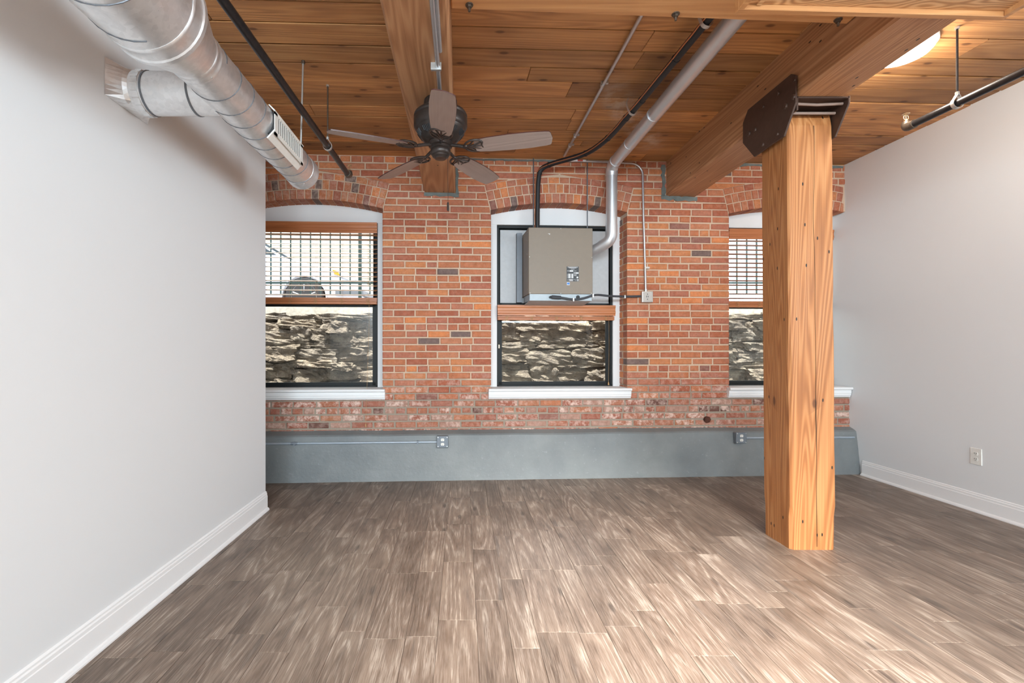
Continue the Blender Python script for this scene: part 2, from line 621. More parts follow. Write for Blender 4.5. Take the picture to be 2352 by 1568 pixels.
def smooth_path(pts, n=6):
    pts = [Vector(p) for p in pts]
    out = []
    for i in range(len(pts) - 1):
        p0, p1, p2, p3 = pts[max(i - 1, 0)], pts[i], pts[i + 1], pts[min(i + 2, len(pts) - 1)]
        for k in range(n):
            t = k / n
            out.append(0.5 * ((2 * p1) + (p2 - p0) * t + (2 * p0 - 5 * p1 + 4 * p2 - p3) * t * t + (3 * p1 - p0 - 3 * p2 + p3) * t ** 3))
    out.append(pts[-1])
    return out


ZC = 3.083                       # ceiling height
WY, WK = 4.67, 0.052             # brick wall: distance on the camera's axis, slope against the x axis
WM = Matrix.Translation((0, WY, 0)) @ Matrix.Rotation(math.atan(WK), 4, 'Z')   # brick wall frame: u along, d into the wall, z up
XL, YL = -1.515, 3.72            # left partition face and its far end
XR0, XR1 = 3.915, 3.850          # right wall at floor and ceiling


def xr(z):
    return XR0 + (XR1 - XR0) * z / ZC


# ------------------------------------------------------------------ room shell
rng = random.Random(11)

# floor: slab and planks
fl = MB().box(-4.2, 8.0, -4.2, 5.2, -0.12, -0.004).build('floor', 'floor')
tag(fl, kind='structure')
PW = [0.175, 0.142, 0.117, 0.186, 0.128, 0.165, 0.122, 0.180, 0.135]
PL = 0.60
plank_mesh = {}


def plank(w):
    if w not in plank_mesh:
        o = MB().box(-w / 2 + 0.0006, w / 2 - 0.0006, -PL / 2 + 0.0008, PL / 2 - 0.0008, -0.004, 0.0).build('plank', 'floor', fl, bevel=0.0008)
        plank_mesh[w] = o.data
        bpy.data.objects.remove(o)
    return plank_mesh[w]


edges = [-0.11]
i = 0
rows = []
x = -0.11
while x < 3.95:
    w = PW[i % len(PW)]
    rows.append((x, w))
    x += w
    i += 1
x = -0.11
i = -1
while x > -2.1:
    w = PW[i % len(PW)]
    x -= w
    rows.append((x, w))
    i -= 1
for k, (x, w) in enumerate(sorted(rows)):
    ph = {-0.11: 2.07}.get(round(x, 3))
    y = (ph if ph is not None else rng.uniform(0, PL)) % PL + 0.75
    while y < 4.60:
        inst(plank(w), 'plank', fl, (x + w / 2, y + PL / 2, rng.uniform(0, 0.0003)))
        y += PL

# ceiling: slab and boards
CM = Matrix.Translation((0, WY, 0)) @ Matrix.Rotation(math.atan(0.036), 4, 'Z')
ce = MB().box(-4.2, 8.0, -4.2, 1.1, ZC + 0.004, ZC + 0.25).box(-4.2, 8.0, 1.1, 5.2, ZC + 0.012, ZC + 0.25).build('ceiling', 'board')
ce.data.materials.append(M['darkgap'])  # near-black backing: shade in the gaps between boards put into its colour
for p in ce.data.polygons:
    if p.center.y > 1.11:
        p.material_index = 1
tag(ce, kind='structure')
board_src = {}
v = 0.16
bi = 0
bws = [0.105, 0.185, 0.175, 0.10, 0.20, 0.195, 0.17, 0.18, 0.20, 0.17, 0.19, 0.195, 0.17, 0.21, 0.19, 0.18, 0.20, 0.19, 0.2, 0.19, 0.2, 0.19, 0.2, 0.2]
for r in range(21):
    w = bws[r]
    us = [-3.4]
    u = -3.4 + rng.uniform(0.8, 2.4)
    while u < 3.6:
        us.append(u)
        u += rng.uniform(2.0, 3.6)
    us.append(3.96)
    for a, b in zip(us[:-1], us[1:]):
        ln = b - a - 0.003
        gap = rng.choice((0.005, 0.007, 0.010, 0.014))
        mb = MB().box(-ln / 2, ln / 2, -w / 2 + gap / 2, w / 2 - gap / 2, 0.0, 0.018)
        c = CM @ Vector(((a + b) / 2, v - w / 2, 0))
        o = mb.build('board', 'board', ce, bevel=0.003)
        o.location = (c.x, c.y, ZC + rng.uniform(-0.002, 0.003))
        o.rotation_euler = (rng.uniform(-0.006, 0.006), 0, math.atan(0.036))
    v -= w

# left partition
wl = MB().box(XL - 0.13, XL, -4.2, YL, 0, ZC + 0.005).build('wall_left', 'white')
tag(wl, kind='structure')
# right wall, leaning a little, running into the reveal of the last window
mb = MB()
mb.prism([(XR0, 0), (XR0 + 0.35, 0), (XR0 + 0.35, ZC + 0.005), (XR1, ZC + 0.005)], 2.35, 5.065, 'xz')
wr = mb.build('wall_right', 'white')
tag(wr, kind='structure')
# shell out of the frame
o = MB().box(-4.2, 8.0, -4.3, -4.2, 0, ZC).build('wall_rear', 'white'); tag(o, kind='structure')
o = MB().box(8.0, 8.1, -4.3, 5.2, 0, ZC).build('wall_far_side', 'white'); tag(o, kind='structure')
o = MB().box(-4.3, -4.2, -4.3, 5.2, 0, ZC).build('wall_alcove', 'white'); tag(o, kind='structure')


def baseboard(name, path_y0, path_y1, face_x, sgn, lean=0.0):
    """moulded board: profile (out from wall, height)"""
    P = [(0, 0), (0.030, 0), (0.030, 0.008), (0.024, 0.018), (0.016, 0.022), (0.016, 0.108), (0.013, 0.112), (0.013, 0.126), (0.009, 0.132), (0.009, 0.140), (0, 0.146)]
    poly = [(face_x + sgn * (p + 0.0) - 0 * lean, h) for p, h in P]
    o = MB().prism(poly, path_y0, path_y1, 'xz').build(name, 'trim')
    return tag(o, kind='structure')


baseboard('baseboard_left', -4.2, YL, XL, 1)
baseboard('baseboard_right', 2.35, 4.72, XR0 - 0.001, -1)

# ------------------------------------------------------------------ brick wall
OPEN = [(-2.115, -0.762), (0.274, 1.6275), (2.655, 4.008)]
SILL0 = 0.753
AR_TOP, AR_SPR = 2.660, 2.578
HW = 0.6765
AR_R = (HW ** 2 + (AR_TOP - AR_SPR) ** 2) / (2 * (AR_TOP - AR_SPR))
AR_C = AR_TOP - AR_R
AR_TH = math.asin(HW / AR_R)
RING = [0.094, 0.094, 0.066]
AR_RO = AR_R + sum(RING)
UL, UR = -3.3, 3.93
TONES = [(182, 114, 84), (176, 106, 78), (190, 124, 92), (168, 98, 74), (198, 128, 86), (180, 116, 92), (174, 108, 86), (186, 116, 82)]
HEAD = {6, -4, -11, -18, -24, -30}
CH = 0.067
Z0C = 2.615


def tone(z, special=True):
    r = rng.random()
    c = rng.choice(TONES)
    if special:
        if r < 0.05:
            c = (212, 132, 84)
        elif r < 0.075:
            c = (146, 100, 88)
        elif r < 0.082:
            c = (118, 98, 92)
    eff = 0.08
    if z < 1.05:
        q = min(1.0, (1.05 - z) / 0.35)
        eff = rng.choice((0.1, 0.25, 0.5, 0.85)) * q + 0.1
        if z < 0.75:
            q_ = rng.random()
            if q_ < 0.05:
                c = (84, 62, 56)
            elif q_ < 0.20:
                c = (188, 158, 138)
            c = tuple(int(a * 0.55 + b * 0.45) for a, b in zip(c, (148, 100, 88)))
    l = lin(*c, 1.03)
    return (l[0], l[1], l[2], eff)


def brick_geo(mb, pts, d0, d1, tone_=None, ch=0.0075):
    """brick with 4 front corners pts (u,z) from depth d0 (face) to d1, front edges chamfered"""
    cx = sum(p[0] for p in pts) / 4
    cz = sum(p[1] for p in pts) / 4
    def ins(p):
        return (p[0] + math.copysign(min(ch, abs(cx - p[0]) * 0.4), cx - p[0]), p[1] + math.copysign(ch, cz - p[1]))
    a = [(p[0], d0 + ch * 0.8, p[1]) for p in pts]
    b = [(q[0] + rng.uniform(-.0015, .0015), d0, q[1] + rng.uniform(-.0015, .0015)) for q in map(ins, pts)]
    c = [(p[0], d1, p[1]) for p in pts]
    fs = [(8, 9, 10, 11)] + [(i, (i + 1) % 4, 8 + (i + 1) % 4, 8 + i) for i in range(4)] + [(4 + i, 4 + (i + 1) % 4, (i + 1) % 4, i) for i in range(4)]
    mb.add(a + c + b, fs, tone_)


def arch_half(z):
    """half width kept free for the arch rings at height z"""
    if z <= AR_SPR or z >= AR_C + AR_RO:
        return None
    return min(math.sqrt(max(0, AR_RO ** 2 - (z - AR_C) ** 2)), (z - AR_C) * math.tan(AR_TH))


def cuts(z):
    """blocked u spans at height z"""
    out = []
    for a, b in OPEN:
        c = (a + b) / 2
        if SILL0 + 0.0 < z <= AR_SPR:
            out.append((a, b))
        else:
            h = arch_half(z)
            if h:
                out.append((c - h, c + h))
    return out


wb_mb = MB()
us = sorted(set([UL, UR] + [a + (b - a) * k / 16 for a, b in OPEN for k in range(17) if a + (b - a) * k / 16 <= UR]))
for a, b in zip(us[:-1], us[1:]):
    m = (a + b) / 2
    op = next((o_ for o_ in OPEN if o_[0] < m < o_[1]), None)
    if op is None:
        wb_mb.box(a, b, 0.0065, 0.34, 0.0, ZC + 0.005)
    else:
        c = (op[0] + op[1]) / 2
        za = AR_C + math.sqrt(AR_R ** 2 - (a - c) ** 2)
        zb = AR_C + math.sqrt(AR_R ** 2 - (b - c) ** 2)
        wb_mb.prism([(a, za + 0.006), (b, zb + 0.006), (b, ZC + 0.005), (a, ZC + 0.005)], 0.0065, 0.34, 'xz')
        wb_mb.box(a, b, 0.0065, 0.34, 0.0, SILL0 + 0.06)
wb = wb_mb.build('wall_back', 'mortar', frame=WM)
tag(wb, kind='structure')

bricks = []          # (pts, d0, d1, tone, priority)
n0 = int(math.floor((0.43 - Z0C) / CH))
for n in range(n0, 7):
    zb = Z0C + n * CH + 0.0062
    zt = zb + CH - 0.0124
    zm = (zb + zt) / 2
    if n == 6:
        zt = min(zt, ZC - 0.002)
    cb, ct = cuts(zb + 0.004), cuts(zt - 0.004)
    cm = cuts(zm)
    # free spans with slanted ends
    walls = []
    spans = []
    cur_b = cur_t = UL
    allc = sorted(set([round((a + b) / 2, 3) for a, b in OPEN]))
    for c in allc:
        fb = next((q for q in cb if abs((q[0] + q[1]) / 2 - c) < 0.02), None)
        ft = next((q for q in ct if abs((q[0] + q[1]) / 2 - c) < 0.02), None)
        if fb is None and ft is None:
            continue
        fb = fb or (c, c)
        ft = ft or (c, c)
        spans.append(((cur_b, cur_t), (fb[0], ft[0])))
        cur_b, cur_t = fb[1], ft[1]
    if cur_b < UR:
        spans.append(((cur_b, cur_t), (UR, UR)))
    for (a, b) in spans:
        lo, hi = max(a), min(b)
        if hi - lo < 0.03:
            continue
        L = 0.106 if n in HEAD else 0.2125
        u = lo
        start = u
        first = L * (1.0 if n % 2 else 0.5) if n not in HEAD else L * (0.75 if n % 2 else 1.0)
        first *= rng.uniform(0.94, 1.04)
        edges_ = [lo]
        u = lo + first
        while u < hi - L * 0.42:
            edges_.append(u)
            if n in HEAD:
                u += L * rng.uniform(0.94, 1.06) * (2.0 if rng.random() < 0.07 else 1.0)
            else:
                u += L * rng.uniform(0.95, 1.05) * (0.52 if rng.random() < 0.04 else 1.0)
        edges_.append(hi)
        for k in range(len(edges_) - 1):
            l, r = edges_[k], edges_[k + 1]
            lb = lt = l + 0.0060
            rb = rt = r - 0.0060
            if k == 0:
                lb, lt = a[0] + (0.0 if abs(a[0] - a[1]) < 1e-6 else 0.005), a[1] + (0.0 if abs(a[0] - a[1]) < 1e-6 else 0.005)
            if k == len(edges_) - 2:
                rb, rt = b[0] - (0.0 if abs(b[0] - b[1]) < 1e-6 else 0.005), b[1] - (0.0 if abs(b[0] - b[1]) < 1e-6 else 0.005)
            if k == 0 and any(abs(lb - o_[1]) < 1e-6 for o_ in OPEN):
                lb = lt = lb - 0.005
            if k == len(edges_) - 2 and any(abs(rb - o_[0]) < 1e-6 for o_ in OPEN):
                rb = rt = rb + 0.005
            if rb - lb < 0.015 or rt - lt < 0.004:
                continue
            j = lambda q: q + rng.uniform(-0.0018, 0.0018)
            pts = [(lb, j(zb)), (rb, j(zb)), (rt, j(zt)), (lt, j(zt))]
            # beam pockets
            um = (lb + rb) / 2
            if zm > 2.74 and (-0.38 < um < -0.05 or 2.0 < um < 2.33):
                if lb > -0.37 and rb < -0.04 or lb > 2.02 and rb < 2.32:
                    continue
            t_ = tone(zm)
            d0 = rng.uniform(-0.0035, 0.0025) + (0.002 if zm < 0.7 else 0)
            jamb = any(abs(rb - o_[0]) < 0.01 or abs(lb - o_[1]) < 0.01 for o_ in OPEN) and SILL0 < zm < AR_SPR
            bricks.append((pts, d0, 0.098 if jamb else 0.05, t_))
            if jamb:                           # second brick deeper in the reveal
                if abs(rb - OPEN[1][0]) < 0.01:
                    pass
                e = rb if any(abs(rb - o_[0]) < 0.01 for o_ in OPEN) else lb
                sg = -1 if e == rb else 1
                q0, q1 = sorted((e, e + sg * 0.1))
                dd = 0.108 + (0.0 if n % 2 else 0.028)
                bricks.append(([(q0, zb), (q1, zb), (q1, zt), (q0, zt)], dd, 0.205, tone(zm)))

# which 300 show largest in the photograph: size on the picture, in the frame, clear of post, duct, fan and heater


def score(b):
    pts, d0, d1, t_ = b
    um = sum(p[0] for p in pts) / 4
    zm = sum(p[1] for p in pts) / 4
    if d0 > 0.05:
        return 0
    P = WM @ Vector((um, d0, zm))
    px = 1062 + FPX * P.x / P.y
    py = 796 - FPX * (zm - HC) / P.y
    if px < 615 or px > 1945 or 1745 < px < 1925 or (py < 440 and px < 735) or (1385 < px < 1420 and py < 540):
        return 0
    return (pts[1][0] - pts[0][0]) * (pts[2][1] - pts[1][1]) / P.y ** 2


order = sorted(range(len(bricks)), key=lambda i_: -score(bricks[i_]))
single = set(order[:300])
mass = MB()
for i_, (pts, d0, d1, t_) in enumerate(bricks):
    if i_ in single:
        mb = MB()
        brick_geo(mb, pts, d0, d1)
        at = (sum(p[0] for p in pts) / 4, 0, sum(p[1] for p in pts) / 4)
        o = mb.build('brick', 'brick', None, at=at)
        o.parent = wb
        o.location = at
        o.color = t_
    else:
        brick_geo(mass, pts, d0, d1, t_)
o = mass.build('brickwork', 'brick_mass', wb)
tag(o, kind='stuff')

# segmental arches over the windows
for wi, (a, b) in enumerate(OPEN):
    c = (a + b) / 2
    root = MB()
    nseg = 24
    poly = []
    for k in range(nseg + 1):
        th = -AR_TH + 2 * AR_TH * k / nseg
        poly.append((c + (AR_R + 0.004) * math.sin(th), AR_C + (AR_R + 0.004) * math.cos(th)))
    for k in range(nseg, -1, -1):
        th = -AR_TH + 2 * AR_TH * k / nseg
        poly.append((c + AR_RO * math.sin(th), AR_C + AR_RO * math.cos(th)))
    if b > UR:
        poly = [p for p in poly if p[0] < xr(2.7) - 0.005]
    root.prism(poly, 0.005, 0.205, 'xz')
    ar = root.build('trim_%d' % (wi + 1), 'mortar', frame=WM)
    tag(ar, kind='structure')
    r0 = AR_R
    for ri, h in enumerate(RING):
        pitch = 0.0685 if ri < 2 else 0.102
        cnt = int(round(2 * AR_TH * (r0 + h / 2) / pitch))
        ths = [-AR_TH + 2 * AR_TH * (k + (0 if k in (0, cnt) else rng.uniform(-0.08, 0.08))) / cnt for k in range(cnt + 1)]
        for k in range(cnt):
            g = 0.0042 / (r0 + h / 2)
            t0, t1 = ths[k] + g, ths[k + 1] - g
            def Q(th, r_):
                return (c + r_ * math.sin(th), AR_C + r_ * math.cos(th))
            pts = [Q(t0, r0 + (0 if ri == 0 else 0.004)), Q(t1, r0 + (0 if ri == 0 else 0.004)), Q(t1, r0 + h - 0.005), Q(t0, r0 + h - 0.005)]
            if b > UR:
                lim = xr(2.7) - 0.012
                pts = [(min(p[0], lim), p[1]) for p in pts]
                if max(p[0] for p in pts) - min(p[0] for p in pts) < 0.012:
                    continue
            mb = MB()
            brick_geo(mb, pts, rng.uniform(-0.004, 0.002), 0.203 if ri == 0 else 0.05, ch=0.005)
            at = (sum(p[0] for p in pts) / 4, 0, sum(p[1] for p in pts) / 4)
            o = mb.build('brick', 'brick', None, at=at)
            o.parent = ar
            o.location = at
            t_ = tone(2.0)
            if rng.random() < 0.05:
                t_ = (*lin(120, 100, 92)[:3], 0.2)
            o.color = (t_[0] * 0.93, t_[1] * 0.93, t_[2] * 0.93, 0.3 if wi == 0 else 0.12)
        r0 += h

# grey patching mortar round the beam ends, along the ceiling, in a crack and a rusty pipe stub
def rough_patch(name, pts, d0=-0.006):
    n = len(pts)
    mb = MB().prism(pts, d0, 0.03, 'xz')
    return mb.build(name, 'patch', wb)


def wob(u0, z0, u1, z1, t, nn=9):
    """wobbly strip along a line with thickness t"""
    A, B = Vector((u0, z0)), Vector((u1, z1))
    dr = (B - A).normalized()
    nr = Vector((-dr.y, dr.x))
    top = [A + (B - A) * k / nn + nr * (t / 2 + rng.uniform(-0.25, 0.25) * t) for k in range(nn + 1)]
    bot = [A + (B - A) * k / nn - nr * (t / 2 + rng.uniform(-0.25, 0.25) * t) for k in range(nn, -1, -1)]
    return [tuple(p) for p in top + bot]


rough_patch('mortar_patch', wob(-0.055, 3.06, -0.050, 2.725, 0.026))
rough_patch('mortar_patch', wob(-0.37, 2.722, -0.035, 2.722, 0.035))
rough_patch('mortar_patch', wob(1.985, 3.05, 1.990, 2.74, 0.032))
rough_patch('mortar_patch', wob(1.965, 2.728, 2.330, 2.720, 0.044))
rough_patch('mortar_patch', wob(0.03, 3.066, 1.45, 3.066, 0.016, 24), -0.004)
rough_patch('mortar_patch', wob(2.33, 3.066, 3.84, 3.062, 0.026, 20), -0.006)
mb = MB().tube([(2.425, -0.02, 0.535), (2.425, 0.04, 0.535)], 0.028, 10)
mb.tube([(2.425, -0.024, 0.535), (2.425, -0.012, 0.535)], 0.034, 7)
o = mb.build('pipe_stub', 'rust', wb)
o['label'] = 'rusty iron pipe stub sticking out of the brick'

# concrete kerb at the foot of the brick wall (battered face, sloping top)
KM = Matrix.Translation((0, 4.538, 0)) @ Matrix.Rotation(math.atan(0.054), 4, 'Z')
mb = MB()
us = [-3.3 + (3.3 + 3.92) * k / 60 for k in range(61)]
prof = [(0.0, 0.0), (0.012, 0.10), (0.030, 0.28), (0.046, 0.415), (0.060, 0.428), (0.155, 0.462), (0.30, 0.462), (0.30, 0.0)]
vv, ff = [], []
for k, u in enumerate(us):
    for (d, z) in prof:
        nz = noise.noise((u * 3.1, z * 5, 0.3)) * 0.006 + noise.noise((u * 0.8, 2.0, 0.3)) * 0.006
        vv.append((u, d + (nz if d < 0.2 else 0), z + (nz if 0.05 < z and d < 0.2 else 0)))
m_ = len(prof)
for k in range(60):
    for q in range(m_):
        q2 = (q + 1) % m_
        ff.append((k * m_ + q, (k + 1) * m_ + q, (k + 1) * m_ + q2, k * m_ + q2))
ff += [tuple(range(m_)), tuple(60 * m_ + q for q in range(m_ - 1, -1, -1))]
mb.add(vv, ff)
kb = mb.build('baseboard_back', 'kerb', frame=KM)
tag(kb, 'grey painted concrete kerb along the foot of the brick wall', kind='structure')

# ------------------------------------------------------------------ windows
FD = 0.235            # depth of the sash frame face
ZH, ZS = 2.488, 0.852
blind_no = 0


def window(i, has_upper=True):
    a, b = OPEN[i]
    c = (a + b) / 2 + 0.006
    hw = 0.597
    w = thing('window_%d' % (i + 1), (c, 0.2, ZS), frame=WM, kind='structure')
    bb = min(b, 3.875)
    # arched white head board
    poly = [(a - 0.01, ZH), (bb + 0.01, ZH)]
    cc = (a + b) / 2
    for k in range(21):
        u = bb + 0.01 - (bb - a + 0.02) * k / 20
        th = max(-1, min(1, (u - cc) / (AR_R + 0.02)))
        poly.append((u, AR_C + math.sqrt((AR_R + 0.012) ** 2 - (u - cc) ** 2)))
    MB().prism(poly, 0.190, 0.225, 'xz').build('head_board', 'trim', w)
    MB().box(a - 0.012, c - hw, 0.196, 0.25, ZS - 0.02, ZH + 0.01).build('casing', 'trim', w)
    if bb > c + hw:
        MB().box(c + hw, bb + 0.012, 0.196, 0.25, ZS - 0.02, ZH + 0.01).build('casing', 'trim', w)
    # stool with moulded apron, proud of the brick
    s0, s1 = a - 0.022, min(b + 0.022, xr(0.8) - 0.004)
    st = [(0.26, 0.852), (-0.055, 0.852), (-0.062, 0.846), (-0.062, 0.832), (-0.055, 0.826), (-0.040, 0.822), (-0.040, 0.790), (-0.036, 0.786),
          (-0.036, 0.772), (-0.028, 0.762), (-0.024, 0.752), (0.0, 0.752), (0.26, 0.80)]
    MB().prism(st, s0, s1, 'yz').build('sill', 'trim', w)
    fr = MB()
    e = 0.022
    fr.box(c - hw, c - hw + e, FD - 0.02, FD + 0.10, ZS, ZH).box(c + hw - e, c + hw, FD - 0.02, FD + 0.10, ZS, ZH)
    fr.box(c - hw, c + hw, FD - 0.02, FD + 0.10, ZH - 0.028, ZH).box(c - hw, c + hw, FD - 0.02, FD + 0.10, ZS, ZS + 0.014)
    fr.build('frame', 'frame', w)

    def sash(name, z0, z1, d, st_, bot, top):
        mb = MB()
        l, r = c - hw + 0.014, c + hw - 0.014
        mb.box(l, l + st_, d, d + 0.035, z0, z1).box(r - st_, r, d, d + 0.035, z0, z1)
        mb.box(l, r, d, d + 0.035, z0, z0 + bot).box(l, r, d, d + 0.035, z1 - top, z1)
        s_ = mb.build(name, 'frame', w)
        MB().box(l + st_ - 0.004, r - st_ + 0.004, d + 0.014, d + 0.019, z0 + bot - 0.004, z1 - top + 0.004).build('pane', 'glass', s_)
        return s_
    sash('lower_sash', ZS + 0.012, 1.716, FD, 0.042, 0.034, 0.062)
    if has_upper:
        sash('upper_sash', 1.668, ZH - 0.026, FD + 0.042, 0.042, 0.045, 0.032)
    else:
        sash('upper_sash', 1.668, ZH - 0.026, FD + 0.042, 0.042, 0.045, 0.032)
    mb = MB().box(c - hw + 0.018, c - hw + 0.028, FD - 0.03, FD - 0.015, 1.24, 1.275)
    mb.build('latch', 'brass', w)
    return w, c, hw


win = [window(0), window(1, False), window(2)]


def blind(i, z_top, drop_slats, label, nslats, pull_z):
    _, c, hw = win[i]
    d = 0.135
    u0, u1 = c - hw + 0.003, c + hw - 0.003
    if i == 2:
        u1 = min(u1, 3.85)
    b = thing('window_blind', (c, d, z_top), label, 'blind', WM)
    vh = 0.105
    # moulded valance
    P = [(d - 0.012, z_top), (d - 0.012, z_top - 0.02), (d - 0.006, z_top - 0.03), (d - 0.006, z_top - 0.055), (d - 0.010, z_top - 0.062),
         (d - 0.010, z_top - 0.080), (d - 0.004, z_top - 0.088), (d - 0.004, z_top - vh), (d + 0.006, z_top - vh), (d + 0.006, z_top)]
    MB().prism(P, u0 - 0.004, u1 + 0.004, 'yz').build('valance', 'blind', b)
    MB().box(u0, u1, d + 0.010, d + 0.062, z_top - 0.05, z_top - 0.004).build('head_rail', 'blind', b)
    z = z_top - vh - 0.012
    sl = None
    for k in range(nslats):
        tilt = 0.33 if i == 0 else -0.10
        if k < 2 and i == 0:
            tilt = -0.12
        if sl is None:
            sl = MB().box(-(u1 - u0) / 2, (u1 - u0) / 2, -0.025, 0.025, -0.0014, 0.0014).build('slat', 'slat' if i == 0 else 'blind', b, at=(0, 0, 0))
            data = sl.data
        else:
            sl = inst(data, 'slat', b, (0, 0, 0))
        sl.location = Vector(((u0 + u1) / 2, d + 0.036, z)) - LOC[b.name]
        sl.rotation_euler = (tilt + rng.uniform(-0.02, 0.02), 0, rng.uniform(-0.0008, 0.0008))
        z -= drop_slats
    # the gathered slats and bottom rail
    zb = z + drop_slats * 0.35
    hstack = 0.070 if i != 1 else 0.046
    mb = MB()
    q = zb
    nst = int(hstack / 0.008)
    for k in range(nst - 3):
        mb.box(u0, u1, d + 0.010 + rng.uniform(0, 0.003), d + 0.062, q - 0.0066, q)
        q -= 0.008
    mb.build('gathered_slats', 'blind', b)
    MB().box(u0, u1, d + 0.009, d + 0.062, q - 0.024, q).build('bottom_rail', 'blind', b, bevel=0.004)
    zbot = q - 0.024
    nk = 5
    for k in range(nk):
        uu = u0 + 0.09 + (u1 - u0 - 0.18) * k / (nk - 1)
        mb = MB()
        if nslats:
            mb.tube([(uu, d + 0.009, z_top - vh), (uu, d + 0.009, zb)], 0.0009, 5)
            mb.tube([(uu, d + 0.064, z_top - vh), (uu, d + 0.064, zb)], 0.0009, 5)
        pts = []
        for q in range(26):
            t = q / 25
            pts.append((uu + 0.016 * math.sin(t * 19 + k) * (1 - 0.3 * t), d + 0.005 - 0.002 * math.cos(t * 17), zb - 0.004 - (zb - zbot - 0.006) * t + 0.006 * math.sin(t * 27)))
        mb.tube(pts, 0.0016, 5)
        mb.build('ladder_cord', 'cord', b)
    # pull cord with tassel
    uu = u1 - 0.075 if i == 0 else u1 - 0.068
    mb = MB().tube([(uu, d - 0.014, z_top - vh + 0.01), (uu + 0.004, d - 0.014, (z_top + pull_z) / 2), (uu - 0.002, -0.068 if i == 0 else d - 0.014, pull_z)], 0.0012, 5)
    pc = mb.build('pull_cord', 'cord', b)
    MB().lathe([(0.0, 0), (0.007, 0.002), (0.0075, 0.012), (0.004, 0.03), (0.001, 0.034)], (uu - 0.002, -0.068 if i == 0 else d - 0.014, pull_z - 0.032), 10).build('tassel', 'cord', pc)
    return b


blind(0, 2.476, 0.0455, 'half lowered brown wooden blind at the window nearest the white partition', 14, 0.53)
blind(1, 1.672, 0.02, 'short gathered brown wooden blind below the taupe heater', 0, 0.90)
blind(2, 2.462, 0.0455, 'half lowered brown wooden blind partly hidden behind the timber post', 14, 1.2)

# ------------------------------------------------------------------ timbers


def beam(name, p0, p1, w0, w1, z0, z1, mat, label, ywall=None):
    """beam between two plan points giving its left lower edge, widths at both ends"""
    mb = MB()
    (xa, ya), (xb, yb) = p0, p1
    loc = (xa, ya, z0)
    N = 14
    vv, ff = [], []
    for k in range(N + 1):
        t = k / N
        x, y, w = xa + (xb - xa) * t, ya + (yb - ya) * t, w0 + (w1 - w0) * t
        j = lambda s_: noise.noise((y * 1.7, s_, 0.0)) * 0.003
        c = 0.012
        ring = [(x + j(1), z1), (x + j(1), z0 + c), (x + c + j(2), z0 + j(3)), (x + w - c + j(4), z0 + j(3)), (x + w + j(5), z0 + c), (x + w + j(5), z1)]
        vv += [(q[0], y, q[1]) for q in ring]
    for k in range(N):
        for q in range(6):
            q2 = (q + 1) % 6
            ff.append((k * 6 + q, k * 6 + q2, (k + 1) * 6 + q2, (k + 1) * 6 + q))
    ff += [(5, 4, 3, 2, 1, 0), tuple(N * 6 + q for q in range(6))]
    mb.add(vv, ff)
    o = mb.build(name, mat, at=loc)
    return tag(o, label, 'beam')


beam('ceiling_beam', (-0.345, -0.6), (-0.366, 4.70), 0.29, 0.30, 2.738, ZC + 0.01, 'beam', 'thick timber ceiling beam carrying the fan, ending in the brick wall')
beam('ceiling_beam', (1.925, -0.6), (2.017, 4.80), 0.27, 0.302, 2.742, ZC + 0.01, 'beam', 'thick timber ceiling beam resting on the square post')

# cross beam between the two, with bolts hanging from its underside
cb_ = thing('cross_beam', (0.9, 2.3, 2.905), 'orange timber cross beam with bolts below, between the two ceiling beams', 'beam')
mb = MB()
x0, x1 = -0.055, 1.972
ya, yb = 2.368, 2.480
poly = [(x0, ya - 0.30), (x1, yb - 0.30), (x1, yb), (x0, ya)]
mb.prism(poly, 2.908, ZC + 0.01, 'xy')
mb.build('timber', 'crossbeam', cb_, bevel=0.006)
for px, py in ((1078, 12), (1552, 33), (1925, 46), (1466, -30)):
    Y = (2.905 - HC) * FPX / (796 - py)
    X = (px - 1062) * Y / FPX
    mb = MB().lathe([(0.019, 0.0), (0.019, -0.005)], (X, Y, 2.908), 14)
    mb.lathe([(0.0125, -0.004), (0.0125, -0.016)], (X, Y, 2.908), 6)
    mb.lathe([(0.006, -0.015), (0.006, -0.034)], (X, Y, 2.908), 8)
    mb.build('bolt', 'ironcap', cb_)

# wood-framed plywood panel under the beams
pn = thing('overhead_panel', (1.79, 1.8, 2.70), 'wood framed plywood panel hanging below the ceiling at the upper right', 'panel')
X0, X1 = 1.183, 2.395
YF0, YF1 = 2.097, 2.144
zb = 2.700


def yf(x):
    return YF0 + (YF1 - YF0) * (x - X0) / (X1 - X0)


mb = MB()
mb.prism([(X0, YF0 - 0.028), (X1, YF1 - 0.028), (X1, YF1), (X0, YF0)], zb, zb + 0.135, 'xy')
mb.build('rail', 'crossbeam', pn, bevel=0.002)
mb = MB().box(X0, X0 + 0.026, 1.30, YF0 - 0.028, zb, zb + 0.135)
mb.build('rail', 'crossbeam', pn, bevel=0.002)
mb = MB().box(X1 - 0.026, X1, 1.30, YF1 - 0.030, zb, zb + 0.135)
mb.build('rail', 'crossbeam', pn, bevel=0.002)
MB().prism([(X0 + 0.026, 1.30), (X1 - 0.026, 1.30), (X1 - 0.026, YF1 - 0.029), (X0 + 0.026, YF0 - 0.029)], zb + 0.022, zb + 0.135, 'xy').build('plywood', 'plywood', pn)
MB().box(X0 + 0.075, X0 + 0.095, 1.30, YF0 - 0.03, zb + 0.014, zb + 0.024).build('batten', 'plywood', pn)

